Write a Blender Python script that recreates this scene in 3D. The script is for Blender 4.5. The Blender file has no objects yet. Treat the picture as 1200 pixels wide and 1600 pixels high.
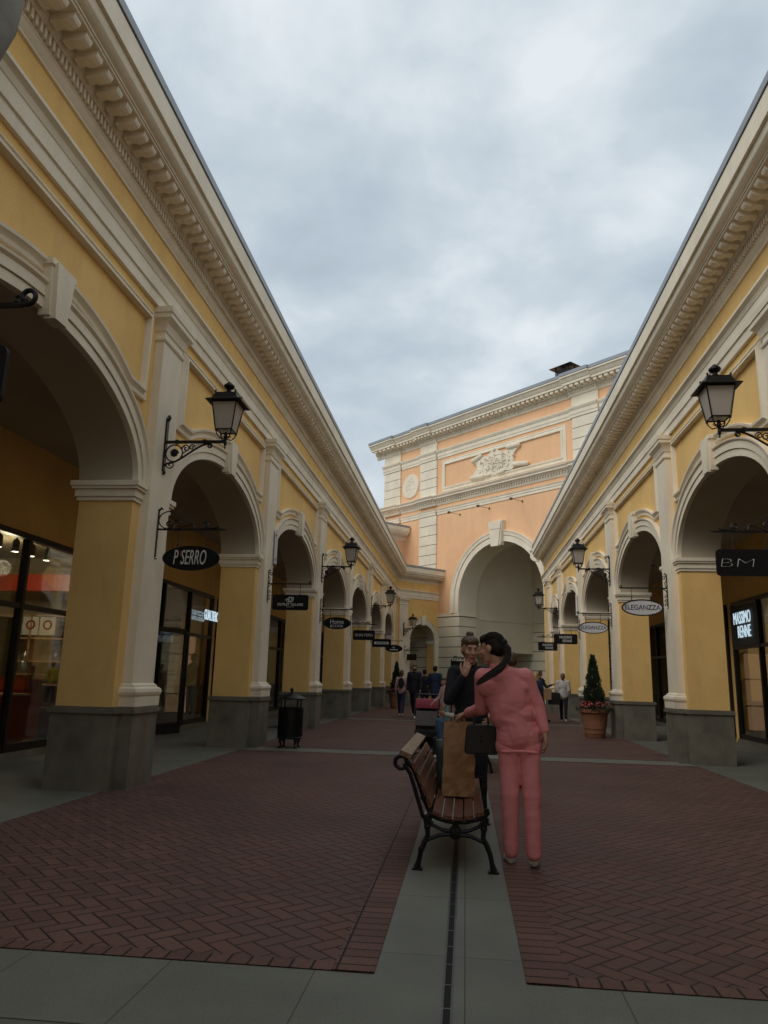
import bpy, bmesh, math, random
from mathutils import Vector, Matrix, noise
random.seed(7)
R=math.radians; PI=math.pi; Q=2**-.5
sc=bpy.context.scene
COL=sc.collection
# ---------------- camera ----------------
cd=bpy.data.cameras.new("camera"); cam=bpy.data.objects.new("camera",cd); COL.objects.link(cam); sc.camera=cam
cd.sensor_width=36; cd.sensor_fit='AUTO'; cd.lens=1165/1600*36; cd.clip_start=.05; cd.clip_end=2000
_s=Vector((127.,-263.,-1165.)).normalized(); _u=Vector((134.,5210.,-1165.)); _u=(_u-_s*_u.dot(_s)).normalized(); _r=_s.cross(_u)
mw=Matrix((_r,_s,_u)).to_4x4(); mw.translation=Vector((0,0,1.35)); cam.matrix_world=mw
sc.render.resolution_x=768; sc.render.resolution_y=1024
# ---------------- world: overcast sky ----------------
w=bpy.data.worlds.new("World"); sc.world=w; w.use_nodes=True
nt=w.node_tree; nt.nodes.clear()
def N(nt,t,**k):
    n=nt.nodes.new(t)
    for a,b in k.items(): setattr(n,a,b)
    return n
SUN_EL=R(38); SUN_AZ=R(226)   # azimuth clockwise from +Y (north)
out=N(nt,'ShaderNodeOutputWorld'); bg=N(nt,'ShaderNodeBackground'); bg2=N(nt,'ShaderNodeBackground'); add=N(nt,'ShaderNodeMixShader')
sky=N(nt,'ShaderNodeTexSky'); sky.sky_type='NISHITA'; sky.sun_disc=False; sky.sun_elevation=SUN_EL; sky.sun_rotation=SUN_AZ
nt.links.new(sky.outputs[0],bg.inputs[0]); bg.inputs[1].default_value=.09
tc=N(nt,'ShaderNodeTexCoord'); sep=N(nt,'ShaderNodeSeparateXYZ'); nt.links.new(tc.outputs['Generated'],sep.inputs[0])
# project direction onto a cloud layer: (x,y)/(z+.25)
zz=N(nt,'ShaderNodeMath',operation='ADD'); zz.inputs[1].default_value=.28; nt.links.new(sep.outputs[2],zz.inputs[0])
zm=N(nt,'ShaderNodeMath',operation='MAXIMUM'); zm.inputs[1].default_value=.08; nt.links.new(zz.outputs[0],zm.inputs[0])
dx=N(nt,'ShaderNodeMath',operation='DIVIDE'); dy=N(nt,'ShaderNodeMath',operation='DIVIDE')
nt.links.new(sep.outputs[0],dx.inputs[0]); nt.links.new(zm.outputs[0],dx.inputs[1]); nt.links.new(sep.outputs[1],dy.inputs[0]); nt.links.new(zm.outputs[0],dy.inputs[1])
cmb=N(nt,'ShaderNodeCombineXYZ'); nt.links.new(dx.outputs[0],cmb.inputs[0]); nt.links.new(dy.outputs[0],cmb.inputs[1]); cmb.inputs[2].default_value=3.7
n1=N(nt,'ShaderNodeTexNoise'); n1.inputs['Scale'].default_value=3.6; n1.inputs['Detail'].default_value=8; n1.inputs['Roughness'].default_value=.52; n1.inputs['Distortion'].default_value=.15
nt.links.new(cmb.outputs[0],n1.inputs['Vector'])
n2=N(nt,'ShaderNodeTexNoise'); n2.inputs['Scale'].default_value=1.5; n2.inputs['Detail'].default_value=3
nt.links.new(cmb.outputs[0],n2.inputs['Vector'])
mx=N(nt,'ShaderNodeMath',operation='ADD'); nt.links.new(n1.outputs['Fac'],mx.inputs[0]); nt.links.new(n2.outputs['Fac'],mx.inputs[1])
ramp=N(nt,'ShaderNodeValToRGB'); cr=ramp.color_ramp; cr.elements[0].position=.40; cr.elements[0].color=(.43,.515,.58,1); cr.elements[1].position=.61; cr.elements[1].color=(.80,.855,.90,1)
e=cr.elements.new(.465); e.color=(.50,.59,.665,1); e=cr.elements.new(.53); e.color=(.605,.685,.745,1)
ma=N(nt,'ShaderNodeMath',operation='MULTIPLY'); ma.inputs[1].default_value=.5
nt.links.new(mx.outputs[0],ma.inputs[0]); nt.links.new(ma.outputs[0],ramp.inputs[0])
# horizon brighter
hz=N(nt,'ShaderNodeMapRange'); hz.inputs[1].default_value=.05; hz.inputs[2].default_value=.42; hz.inputs[3].default_value=.5; hz.inputs[4].default_value=0
nt.links.new(sep.outputs[2],hz.inputs[0])
mixc=N(nt,'ShaderNodeMix',data_type='RGBA'); nt.links.new(hz.outputs[0],mixc.inputs[0]); nt.links.new(ramp.outputs[0],mixc.inputs[6]); mixc.inputs[7].default_value=(.86,.90,.94,1)
nt.links.new(mixc.outputs[2],bg2.inputs[0]); bg2.inputs[1].default_value=1.0
add.inputs[0].default_value=.93
nt.links.new(bg.outputs[0],add.inputs[1]); nt.links.new(bg2.outputs[0],add.inputs[2]); nt.links.new(add.outputs[0],out.inputs[0])
# ---------------- sun (soft, overcast) ----------------
sl=bpy.data.lights.new("sun",'SUN'); sl.energy=1.15; sl.angle=R(30); sl.color=(1,.95,.87)
so=bpy.data.objects.new("sun",sl); COL.objects.link(so)
sd=Vector((math.sin(SUN_AZ)*math.cos(SUN_EL),math.cos(SUN_AZ)*math.cos(SUN_EL),math.sin(SUN_EL)))
so.rotation_euler=sd.to_track_quat('Z','Y').to_euler()
# ---------------- colour management ----------------
sc.view_settings.view_transform='Standard'; sc.view_settings.look='None'; sc.view_settings.exposure=0.05; sc.view_settings.gamma=1
# ======================= materials =======================
def base(name,col,rough=.7,metal=0,spec=None):
    m=bpy.data.materials.new(name); m.use_nodes=True; b=m.node_tree.nodes['Principled BSDF']
    b.inputs['Base Color'].default_value=(*col,1); b.inputs['Roughness'].default_value=rough; b.inputs['Metallic'].default_value=metal
    if spec is not None: b.inputs['Specular IOR Level'].default_value=spec
    return m,m.node_tree,b
def noisy(name,col,var=.12,scale=1.2,fine=60,bump=.15,rough=.8,metal=0,warm=0,spec=None,bd=.004,streak=0):
    """large blotches + fine grain + bump, object coordinates"""
    m,t,b=base(name,col,rough,metal,spec)
    tc=N(t,'ShaderNodeTexCoord'); a=N(t,'ShaderNodeTexNoise'); f=N(t,'ShaderNodeTexNoise')
    a.inputs['Scale'].default_value=scale; a.inputs['Detail'].default_value=6; a.inputs['Roughness'].default_value=.6
    f.inputs['Scale'].default_value=fine; f.inputs['Detail'].default_value=3
    t.links.new(tc.outputs['Object'],a.inputs['Vector']); t.links.new(tc.outputs['Object'],f.inputs['Vector'])
    r=N(t,'ShaderNodeValToRGB'); r.color_ramp.elements[0].position=.3; r.color_ramp.elements[1].position=.7
    r.color_ramp.elements[0].color=(col[0]*(1-var),col[1]*(1-var-warm),col[2]*(1-var-warm*2),1)
    r.color_ramp.elements[1].color=(min(1,col[0]*(1+var)),min(1,col[1]*(1+var)),min(1,col[2]*(1+var)),1)
    t.links.new(a.outputs['Fac'],r.inputs[0])
    mr=N(t,'ShaderNodeMapRange'); mr.inputs[1].default_value=.3; mr.inputs[2].default_value=.7; mr.inputs[3].default_value=1-var*.5; mr.inputs[4].default_value=1+var*.5
    t.links.new(f.outputs['Fac'],mr.inputs[0])
    mm=N(t,'ShaderNodeMix',data_type='RGBA',blend_type='MULTIPLY'); mm.inputs[0].default_value=1
    t.links.new(r.outputs[0],mm.inputs[6]); t.links.new(mr.outputs[0],mm.inputs[7]); last=mm.outputs[2]
    if streak:   # rain streaks and patches of weathering
        mp=N(t,'ShaderNodeMapping'); mp.inputs['Scale'].default_value=(1.9,1.9,.55); s_=N(t,'ShaderNodeTexNoise'); s_.inputs['Scale'].default_value=1.6; s_.inputs['Detail'].default_value=6; s_.inputs['Roughness'].default_value=.65
        t.links.new(tc.outputs['Object'],mp.inputs[0]); t.links.new(mp.outputs[0],s_.inputs['Vector'])
        sr=N(t,'ShaderNodeMapRange'); sr.inputs[1].default_value=.34; sr.inputs[2].default_value=.52; sr.inputs[3].default_value=1-streak; sr.inputs[4].default_value=1.0; t.links.new(s_.outputs['Fac'],sr.inputs[0])
        m3=N(t,'ShaderNodeMix',data_type='RGBA',blend_type='MULTIPLY'); m3.inputs[0].default_value=1; t.links.new(last,m3.inputs[6]); t.links.new(sr.outputs[0],m3.inputs[7]); last=m3.outputs[2]
    t.links.new(last,b.inputs['Base Color'])
    if bump:
        bp=N(t,'ShaderNodeBump'); bp.inputs['Strength'].default_value=bump; bp.inputs['Distance'].default_value=bd
        t.links.new(f.outputs['Fac'],bp.inputs['Height']); t.links.new(bp.outputs[0],b.inputs['Normal'])
    return m
M={}
M['yellow']=noisy('yellow_plaster',(.81,.53,.19),.09,.9,45,.35,.88,warm=.03,streak=.09)
M['orange']=noisy('apricot_plaster',(.84,.505,.28),.07,.5,30,.3,.88,warm=.02,streak=.05)
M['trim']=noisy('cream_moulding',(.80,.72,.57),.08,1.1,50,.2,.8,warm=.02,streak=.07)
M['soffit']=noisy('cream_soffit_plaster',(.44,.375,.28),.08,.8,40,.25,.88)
M['beige']=noisy('beige_render',(.74,.67,.51),.07,.5,30,.25,.88)
M['granite']=noisy('grey_granite',(.165,.15,.115),.30,2.5,160,.1,.55,streak=.15)
M['zinc']=noisy('zinc_sheet',(.29,.31,.33),.10,1.5,20,.05,.45,metal=.3)
M['iron']=noisy('black_iron',(.012,.012,.013),.3,8,60,.25,.42,metal=.5)
M['sign_black']=noisy('black_sign_paint',(.006,.006,.007),.2,5,60,.05,.6,spec=.2)
M['sign_white']=noisy('white_sign_paint',(.62,.62,.64),.06,5,60,.05,.4)
M['letter']=noisy('silver_letter',(.62,.60,.56),.05,5,60,0,.4)
M['letter_dark']=noisy('black_letter',(.02,.02,.02),.05,5,60,0,.4)
M['letter_red']=noisy('red_letter',(.35,.02,.02),.05,5,60,0,.4)
M['darkframe']=noisy('bronze_window_frame',(.022,.017,.013),.2,5,60,.05,.4,metal=.4)
M['shopwall']=noisy('shop_interior_wall',(.30,.24,.16),.15,1,20,.1,.8)
M['shopdark']=noisy('shop_dark_wall',(.05,.045,.04),.2,1,20,.1,.8)
M['shopfloor']=noisy('shop_floor',(.20,.17,.13),.2,1,20,.05,.4)
M['red']=noisy('red_lacquer',(.30,.022,.010),.15,2,30,.03,.4)
M['woodpale']=noisy('pale_board',(.50,.30,.16),.15,2,30,.03,.5)
M['white']=noisy('white_card',(.7,.68,.62),.08,4,40,.02,.5)
M['green']=noisy('dark_green_cloth',(.03,.09,.04),.3,4,40,.1,.8)
M['terracotta']=noisy('terracotta',(.27,.115,.06),.22,5,60,.2,.75)
M['rust']=noisy('rusty_iron',(.12,.05,.03),.3,8,60,.2,.7)
M['soil']=noisy('soil',(.04,.028,.02),.3,8,60,.4,.95)
M['conifer']=noisy('conifer_needles',(.018,.04,.016),.45,9,60,0,.7)
M['leaf']=noisy('bedding_leaf',(.035,.06,.02),.4,9,60,0,.6)
M['flower']=noisy('red_flower',(.55,.05,.07),.4,14,60,0,.6)
M['flower_pink']=noisy('pink_flower',(.60,.16,.20),.3,14,60,0,.6)
M['skin']=noisy('skin',(.50,.27,.19),.10,9,90,.08,.5,spec=.35)
M['lip']=noisy('lip',(.38,.10,.09),.06,9,90,.0,.45)
M['eye_white']=noisy('eye_white',(.30,.26,.24),.03,9,90,0,.3)
M['eye_dark']=noisy('eye_dark',(.02,.015,.01),.03,9,90,0,.2)
M['hair_dark']=noisy('dark_hair',(.012,.007,.006),.4,30,200,.4,.62,spec=.25)
M['hair_brown']=noisy('brown_hair',(.09,.05,.028),.4,30,200,.4,.5)
M['hair_blonde']=noisy('blonde_hair',(.42,.28,.12),.3,30,200,.4,.55)
M['hair_red']=noisy('reddish_hair',(.15,.065,.035),.3,30,200,.4,.55)
M['c_pink']=noisy('salmon_pink_cloth',(.72,.25,.255),.10,7,220,.25,.85)
M['c_black']=noisy('black_cloth',(.012,.012,.017),.3,7,220,.25,.9)
M['c_navy']=noisy('navy_cloth',(.02,.035,.075),.25,7,220,.2,.9)
M['c_jeans']=noisy('blue_jeans',(.06,.12,.20),.25,9,220,.25,.9)
M['c_white']=noisy('off_white_cloth',(.50,.46,.43),.08,7,220,.25,.9)
M['c_palepink']=noisy('pale_pink_cloth',(.55,.33,.32),.10,7,220,.2,.9)
M['c_yellow']=noisy('yellow_cloth',(.62,.45,.04),.10,7,220,.2,.9)
M['c_beige']=noisy('beige_cloth',(.40,.30,.22),.10,7,220,.2,.9)
M['c_pattern']=noisy('patterned_cloth',(.25,.45,.40),.6,40,220,.2,.9)
M['shoe_white']=noisy('white_shoe',(.55,.53,.5),.1,9,60,.1,.6)
M['shoe_dark']=noisy('dark_shoe',(.015,.013,.012),.2,9,60,.1,.5)
M['leather']=noisy('black_leather',(.010,.010,.010),.3,20,200,.3,.38)
M['kraft']=noisy('kraft_paper',(.34,.185,.085),.12,5,90,.2,.75)
M['darkbag']=noisy('dark_green_bag',(.03,.045,.035),.2,5,90,.2,.5)
M['rubber']=noisy('black_rubber',(.015,.015,.015),.2,9,60,.1,.8)
M['stroller_red']=noisy('maroon_fabric',(.22,.015,.03),.15,9,200,.2,.8)
M['stroller_grey']=noisy('grey_mesh_fabric',(.20,.18,.18),.35,40,200,.2,.8)
M['drain']=noisy('drain_steel',(.10,.10,.09),.2,9,60,.1,.5,metal=.5)
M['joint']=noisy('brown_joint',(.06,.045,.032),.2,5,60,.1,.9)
M['void']=noisy('drain_dark',(.006,.006,.006),.2,9,60,.0,.9)
M['chrome']=noisy('steel',(.5,.5,.5),.1,9,60,.0,.25,metal=1)
def emit(name,col,s):
    m,t,b=base(name,(.02,.02,.02),.5); b.inputs['Emission Color'].default_value=(*col,1); b.inputs['Emission Strength'].default_value=s; return m
M['lamp_on']=emit('lit_spot',(1,.86,.62),9)
M['neon']=emit('lit_letters',(.68,.88,1),.75)
M['strip']=emit('lit_strip',(1,.8,.5),2.2)
M['screen']=emit('lit_box',(1,.52,.28),.28)
# bench wood with grain along y
def wood(name,col,sx=(30,1.5,30)):
    m,t,b=base(name,col,.35); tc=N(t,'ShaderNodeTexCoord'); mp=N(t,'ShaderNodeMapping'); mp.inputs['Scale'].default_value=sx
    a=N(t,'ShaderNodeTexNoise'); a.inputs['Scale'].default_value=1.6; a.inputs['Detail'].default_value=7
    t.links.new(tc.outputs['Object'],mp.inputs[0]); t.links.new(mp.outputs[0],a.inputs['Vector'])
    r=N(t,'ShaderNodeValToRGB'); r.color_ramp.elements[0].position=.3; r.color_ramp.elements[1].position=.7
    r.color_ramp.elements[0].color=(col[0]*.55,col[1]*.5,col[2]*.5,1); r.color_ramp.elements[1].color=(col[0]*1.25,col[1]*1.25,col[2]*1.2,1)
    t.links.new(a.outputs['Fac'],r.inputs[0]); t.links.new(r.outputs[0],b.inputs['Base Color'])
    bp=N(t,'ShaderNodeBump'); bp.inputs['Strength'].default_value=.2; bp.inputs['Distance'].default_value=.002; t.links.new(a.outputs['Fac'],bp.inputs['Height']); t.links.new(bp.outputs[0],b.inputs['Normal'])
    return m
M['wood']=wood('varnished_wood',(.125,.045,.026)); M['wood_worn']=wood('worn_wood',(.20,.12,.075))
# glass
def glass(name,tint,refl=.16,frost=0):
    m,t,b=base(name,tint,.03); o=t.nodes['Material Output']
    tr=N(t,'ShaderNodeBsdfTransparent'); tr.inputs[0].default_value=(*tint,1); gl=N(t,'ShaderNodeBsdfGlossy'); gl.inputs['Roughness'].default_value=.03; gl.inputs[0].default_value=(1,1,1,1)
    fr=N(t,'ShaderNodeLayerWeight'); fr.inputs[0].default_value=.5; pw=N(t,'ShaderNodeMath',operation='POWER'); pw.inputs[1].default_value=3.0; t.links.new(fr.outputs['Facing'],pw.inputs[0])
    mr=N(t,'ShaderNodeMath',operation='MULTIPLY_ADD'); mr.inputs[1].default_value=.6; mr.inputs[2].default_value=.06; t.links.new(pw.outputs[0],mr.inputs[0])
    mx=N(t,'ShaderNodeMixShader'); t.links.new(mr.outputs[0],mx.inputs[0]); t.links.new(tr.outputs[0],mx.inputs[1]); t.links.new(gl.outputs[0],mx.inputs[2]); t.links.new(mx.outputs[0],o.inputs[0])
    return m
M['glass']=glass('shop_glass',(.72,.76,.74))
# lantern glass: milky translucent
m,t,b=base('milky_lantern_glass',(.72,.68,.62),.35); b.inputs['Alpha'].default_value=1
tl=N(t,'ShaderNodeBsdfTranslucent'); tl.inputs[0].default_value=(.78,.74,.68,1); mx=N(t,'ShaderNodeMixShader'); mx.inputs[0].default_value=.55
o=t.nodes['Material Output']; t.links.new(b.outputs[0],mx.inputs[1]); t.links.new(tl.outputs[0],mx.inputs[2]); t.links.new(mx.outputs[0],o.inputs[0]); M['lantern_glass']=m
# ---- paving materials ----
def herringbone():
    m,t,b=base('herringbone_brick',(.17,.08,.06),.62); L=t.links.new
    tc=N(t,'ShaderNodeTexCoord'); mp=N(t,'ShaderNodeMapping'); mp.inputs['Rotation'].default_value=(0,0,R(45)); mp.inputs['Scale'].default_value=(9.7,9.7,9.7)
    wv=N(t,'ShaderNodeTexNoise'); wv.inputs['Scale'].default_value=1.1
    L(tc.outputs['Object'],mp.inputs[0]); se=N(t,'ShaderNodeSeparateXYZ'); L(mp.outputs[0],se.inputs[0])
    def mt(op,a,b_=None,c=None):
        n=N(t,'ShaderNodeMath',operation=op)
        for i,v in enumerate((a,b_,c)):
            if v is None: continue
            if isinstance(v,(int,float)): n.inputs[i].default_value=v
            else: L(v,n.inputs[i])
        return n.outputs[0]
    x,y=se.outputs[0],se.outputs[1]
    ix=mt('FLOOR',x); iy=mt('FLOOR',y); fx=mt('SUBTRACT',x,ix); fy=mt('SUBTRACT',y,iy)
    mm=mt('FLOORED_MODULO',mt('ADD',mt('SUBTRACT',ix,iy),.01),4); k=mt('FLOOR',mm)
    isH=mt('LESS_THAN',k,1.5)
    kV=mt('SUBTRACT',3,k)
    uH=mt('ADD',fx,k); uV=mt('ADD',fy,kV)
    def mixf(f,a,b_): return mt('ADD',mt('MULTIPLY',f,a),mt('MULTIPLY',mt('SUBTRACT',1,f),b_))
    u=mixf(isH,uH,uV); v=mixf(isH,fy,fx)
    d=mt('MINIMUM',mt('MINIMUM',u,mt('SUBTRACT',2,u)),mt('MINIMUM',v,mt('SUBTRACT',1,v)))
    idx=mixf(isH,mt('SUBTRACT',ix,k),ix); idy=mixf(isH,iy,mt('SUBTRACT',iy,kV))
    cb=N(t,'ShaderNodeCombineXYZ'); L(idx,cb.inputs[0]); L(idy,cb.inputs[1]); L(isH,cb.inputs[2])
    wn=N(t,'ShaderNodeTexWhiteNoise',noise_dimensions='3D'); L(cb.outputs[0],wn.inputs['Vector'])
    fin=N(t,'ShaderNodeTexNoise'); fin.inputs['Scale'].default_value=70; fin.inputs['Detail'].default_value=4; L(tc.outputs['Object'],fin.inputs['Vector'])
    big=N(t,'ShaderNodeTexNoise'); big.inputs['Scale'].default_value=.6; big.inputs['Detail'].default_value=5; L(tc.outputs['Object'],big.inputs['Vector'])
    cr=N(t,'ShaderNodeValToRGB'); e=cr.color_ramp.elements; e[0].color=(.116,.060,.048,1); e[1].color=(.166,.085,.067,1); q=cr.color_ramp.elements.new(.5); q.color=(.140,.071,.056,1)
    L(wn.outputs['Value'],cr.inputs[0])
    var=mt('ADD',mt('MULTIPLY',fin.outputs['Fac'],.5),mt('MULTIPLY',big.outputs['Fac'],.95)); var=mt('ADD',var,.25)
    m1=N(t,'ShaderNodeMix',data_type='RGBA',blend_type='MULTIPLY'); m1.inputs[0].default_value=1; L(cr.outputs[0],m1.inputs[6]); L(var,m1.inputs[7])
    jw=mt('ADD',.020,mt('MULTIPLY',big.outputs['Fac'],.09))
    g=mt('SMOOTH_MIN',mt('DIVIDE',d,jw),1,.3); gg=N(t,'ShaderNodeClamp'); L(mt('SUBTRACT',mt('MULTIPLY',g,1.7),.6),gg.inputs[0])
    m2=N(t,'ShaderNodeMix',data_type='RGBA'); L(gg.outputs[0],m2.inputs[0]); m2.inputs[6].default_value=(.014,.011,.010,1); L(m1.outputs[2],m2.inputs[7]); L(m2.outputs[2],b.inputs['Base Color'])
    # each brick slightly tilted / different height
    hgt=mt('ADD',mt('MULTIPLY',mt('SMOOTH_MIN',d,.12,.06),9),mt('ADD',mt('MULTIPLY',fin.outputs['Fac'],.25),mt('MULTIPLY',wn.outputs['Value'],.25)))
    bp=N(t,'ShaderNodeBump'); bp.inputs['Strength'].default_value=.75; bp.inputs['Distance'].default_value=.006; L(hgt,bp.inputs['Height']); L(bp.outputs[0],b.inputs['Normal'])
    b.inputs['Specular IOR Level'].default_value=.25; rr=mt('ADD',.62,mt('MULTIPLY',wn.outputs['Value'],.2)); L(rr,b.inputs['Roughness'])
    return m
M['herring']=herringbone()
def brickmat(name,c1,c2,mort,scale,bw,rh,off,msize,bump=.5,rough=.6,rot=0,fine=60,fv=.25,bd=.004):
    m,t,b=base(name,c1,rough,0,.25); L=t.links.new
    tc=N(t,'ShaderNodeTexCoord'); mp=N(t,'ShaderNodeMapping'); mp.inputs['Rotation'].default_value=(0,0,rot); L(tc.outputs['Object'],mp.inputs[0])
    bt=N(t,'ShaderNodeTexBrick'); bt.offset=off; bt.inputs['Scale'].default_value=scale; bt.inputs['Brick Width'].default_value=bw; bt.inputs['Row Height'].default_value=rh; bt.inputs['Mortar Size'].default_value=msize; bt.inputs['Mortar Smooth'].default_value=.2
    bt.inputs['Color1'].default_value=(*c1,1); bt.inputs['Color2'].default_value=(*c2,1); bt.inputs['Mortar'].default_value=(*mort,1); L(mp.outputs[0],bt.inputs['Vector'])
    f=N(t,'ShaderNodeTexNoise'); f.inputs['Scale'].default_value=fine; f.inputs['Detail'].default_value=5; L(tc.outputs['Object'],f.inputs['Vector'])
    g=N(t,'ShaderNodeTexNoise'); g.inputs['Scale'].default_value=1.3; g.inputs['Detail'].default_value=6; L(tc.outputs['Object'],g.inputs['Vector'])
    ad=N(t,'ShaderNodeMath',operation='ADD'); L(f.outputs['Fac'],ad.inputs[0]); L(g.outputs['Fac'],ad.inputs[1])
    mr=N(t,'ShaderNodeMapRange'); mr.inputs[1].default_value=.6; mr.inputs[2].default_value=1.4; mr.inputs[3].default_value=1-fv; mr.inputs[4].default_value=1+fv; L(ad.outputs[0],mr.inputs[0])
    mm=N(t,'ShaderNodeMix',data_type='RGBA',blend_type='MULTIPLY'); mm.inputs[0].default_value=1; L(bt.outputs['Color'],mm.inputs[6]); L(mr.outputs[0],mm.inputs[7]); L(mm.outputs[2],b.inputs['Base Color'])
    iv=N(t,'ShaderNodeMath',operation='MULTIPLY_ADD'); iv.inputs[1].default_value=-1; iv.inputs[2].default_value=1; L(bt.outputs['Fac'],iv.inputs[0])
    a2=N(t,'ShaderNodeMath',operation='MULTIPLY_ADD'); a2.inputs[1].default_value=.12; L(f.outputs['Fac'],a2.inputs[0]); L(iv.outputs[0],a2.inputs[2])
    bp=N(t,'ShaderNodeBump'); bp.inputs['Strength'].default_value=bump; bp.inputs['Distance'].default_value=bd; L(a2.outputs[0],bp.inputs['Height']); L(bp.outputs[0],b.inputs['Normal'])
    return m
M['slab']=brickmat('granite_slab_paving',(.135,.137,.110),(.165,.165,.136),(.06,.055,.045),1,1.25,.93,.5,.003,.25,.6,0,140,.32,.002)
M['slab_x']=brickmat('granite_strip_paving',(.155,.157,.127),(.18,.181,.148),(.06,.055,.045),1,.7,1.03,.0,.003,.25,.6,R(0),140,.3,.002)
M['row_y']=brickmat('brick_border_rows',(.122,.062,.049),(.158,.080,.063),(.016,.012,.010),1,.6,.103,.0,.006,.8,.74,0,70,.35)
M['row_x']=brickmat('brick_border_soldiers',(.122,.062,.049),(.158,.080,.063),(.016,.012,.010),1,.103,.6,.0,.006,.8,.74,0,70,.35)

# ======================= helpers =======================
def V(*a): return Vector(a)
class Fr:
    def __init__(s,o,d,n): s.o=Vector(o); s.d=Vector(d); s.n=Vector(n)
    def P(s,a,u,z): return s.o+s.d*a+s.n*u+Vector((0,0,z))
W=Fr((0,0,0),(1,0,0),(0,1,0))
def box(bm,F,s0,s1,u0,u1,z0,z1):
    vs=[bm.verts.new(F.P(s,u,z)) for s in (s0,s1) for u in (u0,u1) for z in (z0,z1)]
    for f in ((0,1,3,2),(4,6,7,5),(0,4,5,1),(2,3,7,6),(0,2,6,4),(1,5,7,3)): bm.faces.new([vs[i] for i in f])
def frustum(bm,F,s,u,z0,z1,a0,a1,b0=None,b1=None):
    b0=a0 if b0 is None else b0; b1=a1 if b1 is None else b1
    lo=[bm.verts.new(F.P(s+i*a0,u+j*b0,z0)) for i,j in ((-1,-1),(1,-1),(1,1),(-1,1))]
    hi=[bm.verts.new(F.P(s+i*a1,u+j*b1,z1)) for i,j in ((-1,-1),(1,-1),(1,1),(-1,1))]
    bm.faces.new(lo); bm.faces.new(hi)
    for i in range(4): bm.faces.new([lo[i],lo[(i+1)%4],hi[(i+1)%4],hi[i]])
def extrude(bm,F,prof,s0,s1,m0=0,m1=0,caps=True):
    """closed profile [(u,z)], along s; mitre s+=m*u"""
    a=[bm.verts.new(F.P(s0+m0*u,u,z)) for u,z in prof]; b=[bm.verts.new(F.P(s1+m1*u,u,z)) for u,z in prof]
    n=len(prof)
    for i in range(n): bm.faces.new([a[i],a[(i+1)%n],b[(i+1)%n],b[i]])
    if caps: bm.faces.new(a); bm.faces.new(b)
def ngon_ext(bm,F,pts,u0,u1):
    """outline [(s,z)] extruded in u"""
    a=[bm.verts.new(F.P(s,u0,z)) for s,z in pts]; b=[bm.verts.new(F.P(s,u1,z)) for s,z in pts]; n=len(pts)
    for i in range(n): bm.faces.new([a[i],a[(i+1)%n],b[(i+1)%n],b[i]])
    bm.faces.new(a); bm.faces.new(b[::-1])
def path_sweep(bm,F,path,prof,closed=False):
    """path [(s,z)] ; profile [(lateral,u)] closed polygon; lateral = left of travel, mitred"""
    n=len(path); rings=[]
    for i in range(n):
        p=Vector(path[i]); 
        if closed: a=Vector(path[i-1]); b=Vector(path[(i+1)%n])
        else: a=Vector(path[max(0,i-1)]); b=Vector(path[min(n-1,i+1)])
        d1=(p-a); d2=(b-p)
        if d1.length<1e-9: d1=d2
        if d2.length<1e-9: d2=d1
        d1=d1.normalized(); d2=d2.normalized()
        n1=Vector((-d1.y,d1.x)); n2=Vector((-d2.y,d2.x)); m=(n1+n2)
        m=m.normalized() if m.length>1e-6 else n1
        k=1/max(.35,m.dot(n1)); m*=k
        rings.append([bm.verts.new(F.P(p.x+m.x*l,u,p.y+m.y*l)) for l,u in prof])
    k=len(prof)
    rng=range(n) if closed else range(n-1)
    for i in rng:
        A=rings[i]; B=rings[(i+1)%n]
        for j in range(k): bm.faces.new([A[j],A[(j+1)%k],B[(j+1)%k],B[j]])
    if not closed: bm.faces.new(rings[0]); bm.faces.new(rings[-1][::-1])
def tube(bm,pts,r,seg=6,caps=True):
    pts=[Vector(p) for p in pts]; n=len(pts); rs=r if isinstance(r,(list,tuple)) else [r]*n
    t=(pts[1]-pts[0]).normalized(); up=Vector((0,0,1)) if abs(t.z)<.9 else Vector((1,0,0)); x=t.cross(up).normalized(); prev=None; rings=[]
    for i in range(n):
        t=(pts[min(n-1,i+1)]-pts[max(0,i-1)])
        t=t.normalized() if t.length>1e-9 else Vector((0,0,1))
        x=(x-t*x.dot(t)); x=x.normalized() if x.length>1e-6 else t.orthogonal().normalized(); y=t.cross(x)
        rings.append([bm.verts.new(pts[i]+(x*math.cos(2*PI*k/seg)+y*math.sin(2*PI*k/seg))*rs[i]) for k in range(seg)])
    for i in range(n-1):
        for k in range(seg): bm.faces.new([rings[i][k],rings[i][(k+1)%seg],rings[i+1][(k+1)%seg],rings[i+1][k]])
    if caps: bm.faces.new(rings[0][::-1]); bm.faces.new(rings[-1])
def lathe(bm,c,prof,seg=20,axis='Z',sx=1,sy=1):
    """prof [(r,h)] revolve round vertical axis at c"""
    c=Vector(c); rings=[]
    for r,h in prof:
        ring=[]
        for k in range(seg):
            a=2*PI*k/seg
            if axis=='Z': v=Vector((r*math.cos(a)*sx,r*math.sin(a)*sy,h))
            elif axis=='Y': v=Vector((r*math.cos(a)*sx,h,r*math.sin(a)*sy))
            else: v=Vector((h,r*math.cos(a)*sx,r*math.sin(a)*sy))
            ring.append(bm.verts.new(c+v))
        rings.append(ring)
    for i in range(len(rings)-1):
        for k in range(seg): bm.faces.new([rings[i][k],rings[i][(k+1)%seg],rings[i+1][(k+1)%seg],rings[i+1][k]])
    bm.faces.new(rings[0][::-1]); bm.faces.new(rings[-1])
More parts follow.
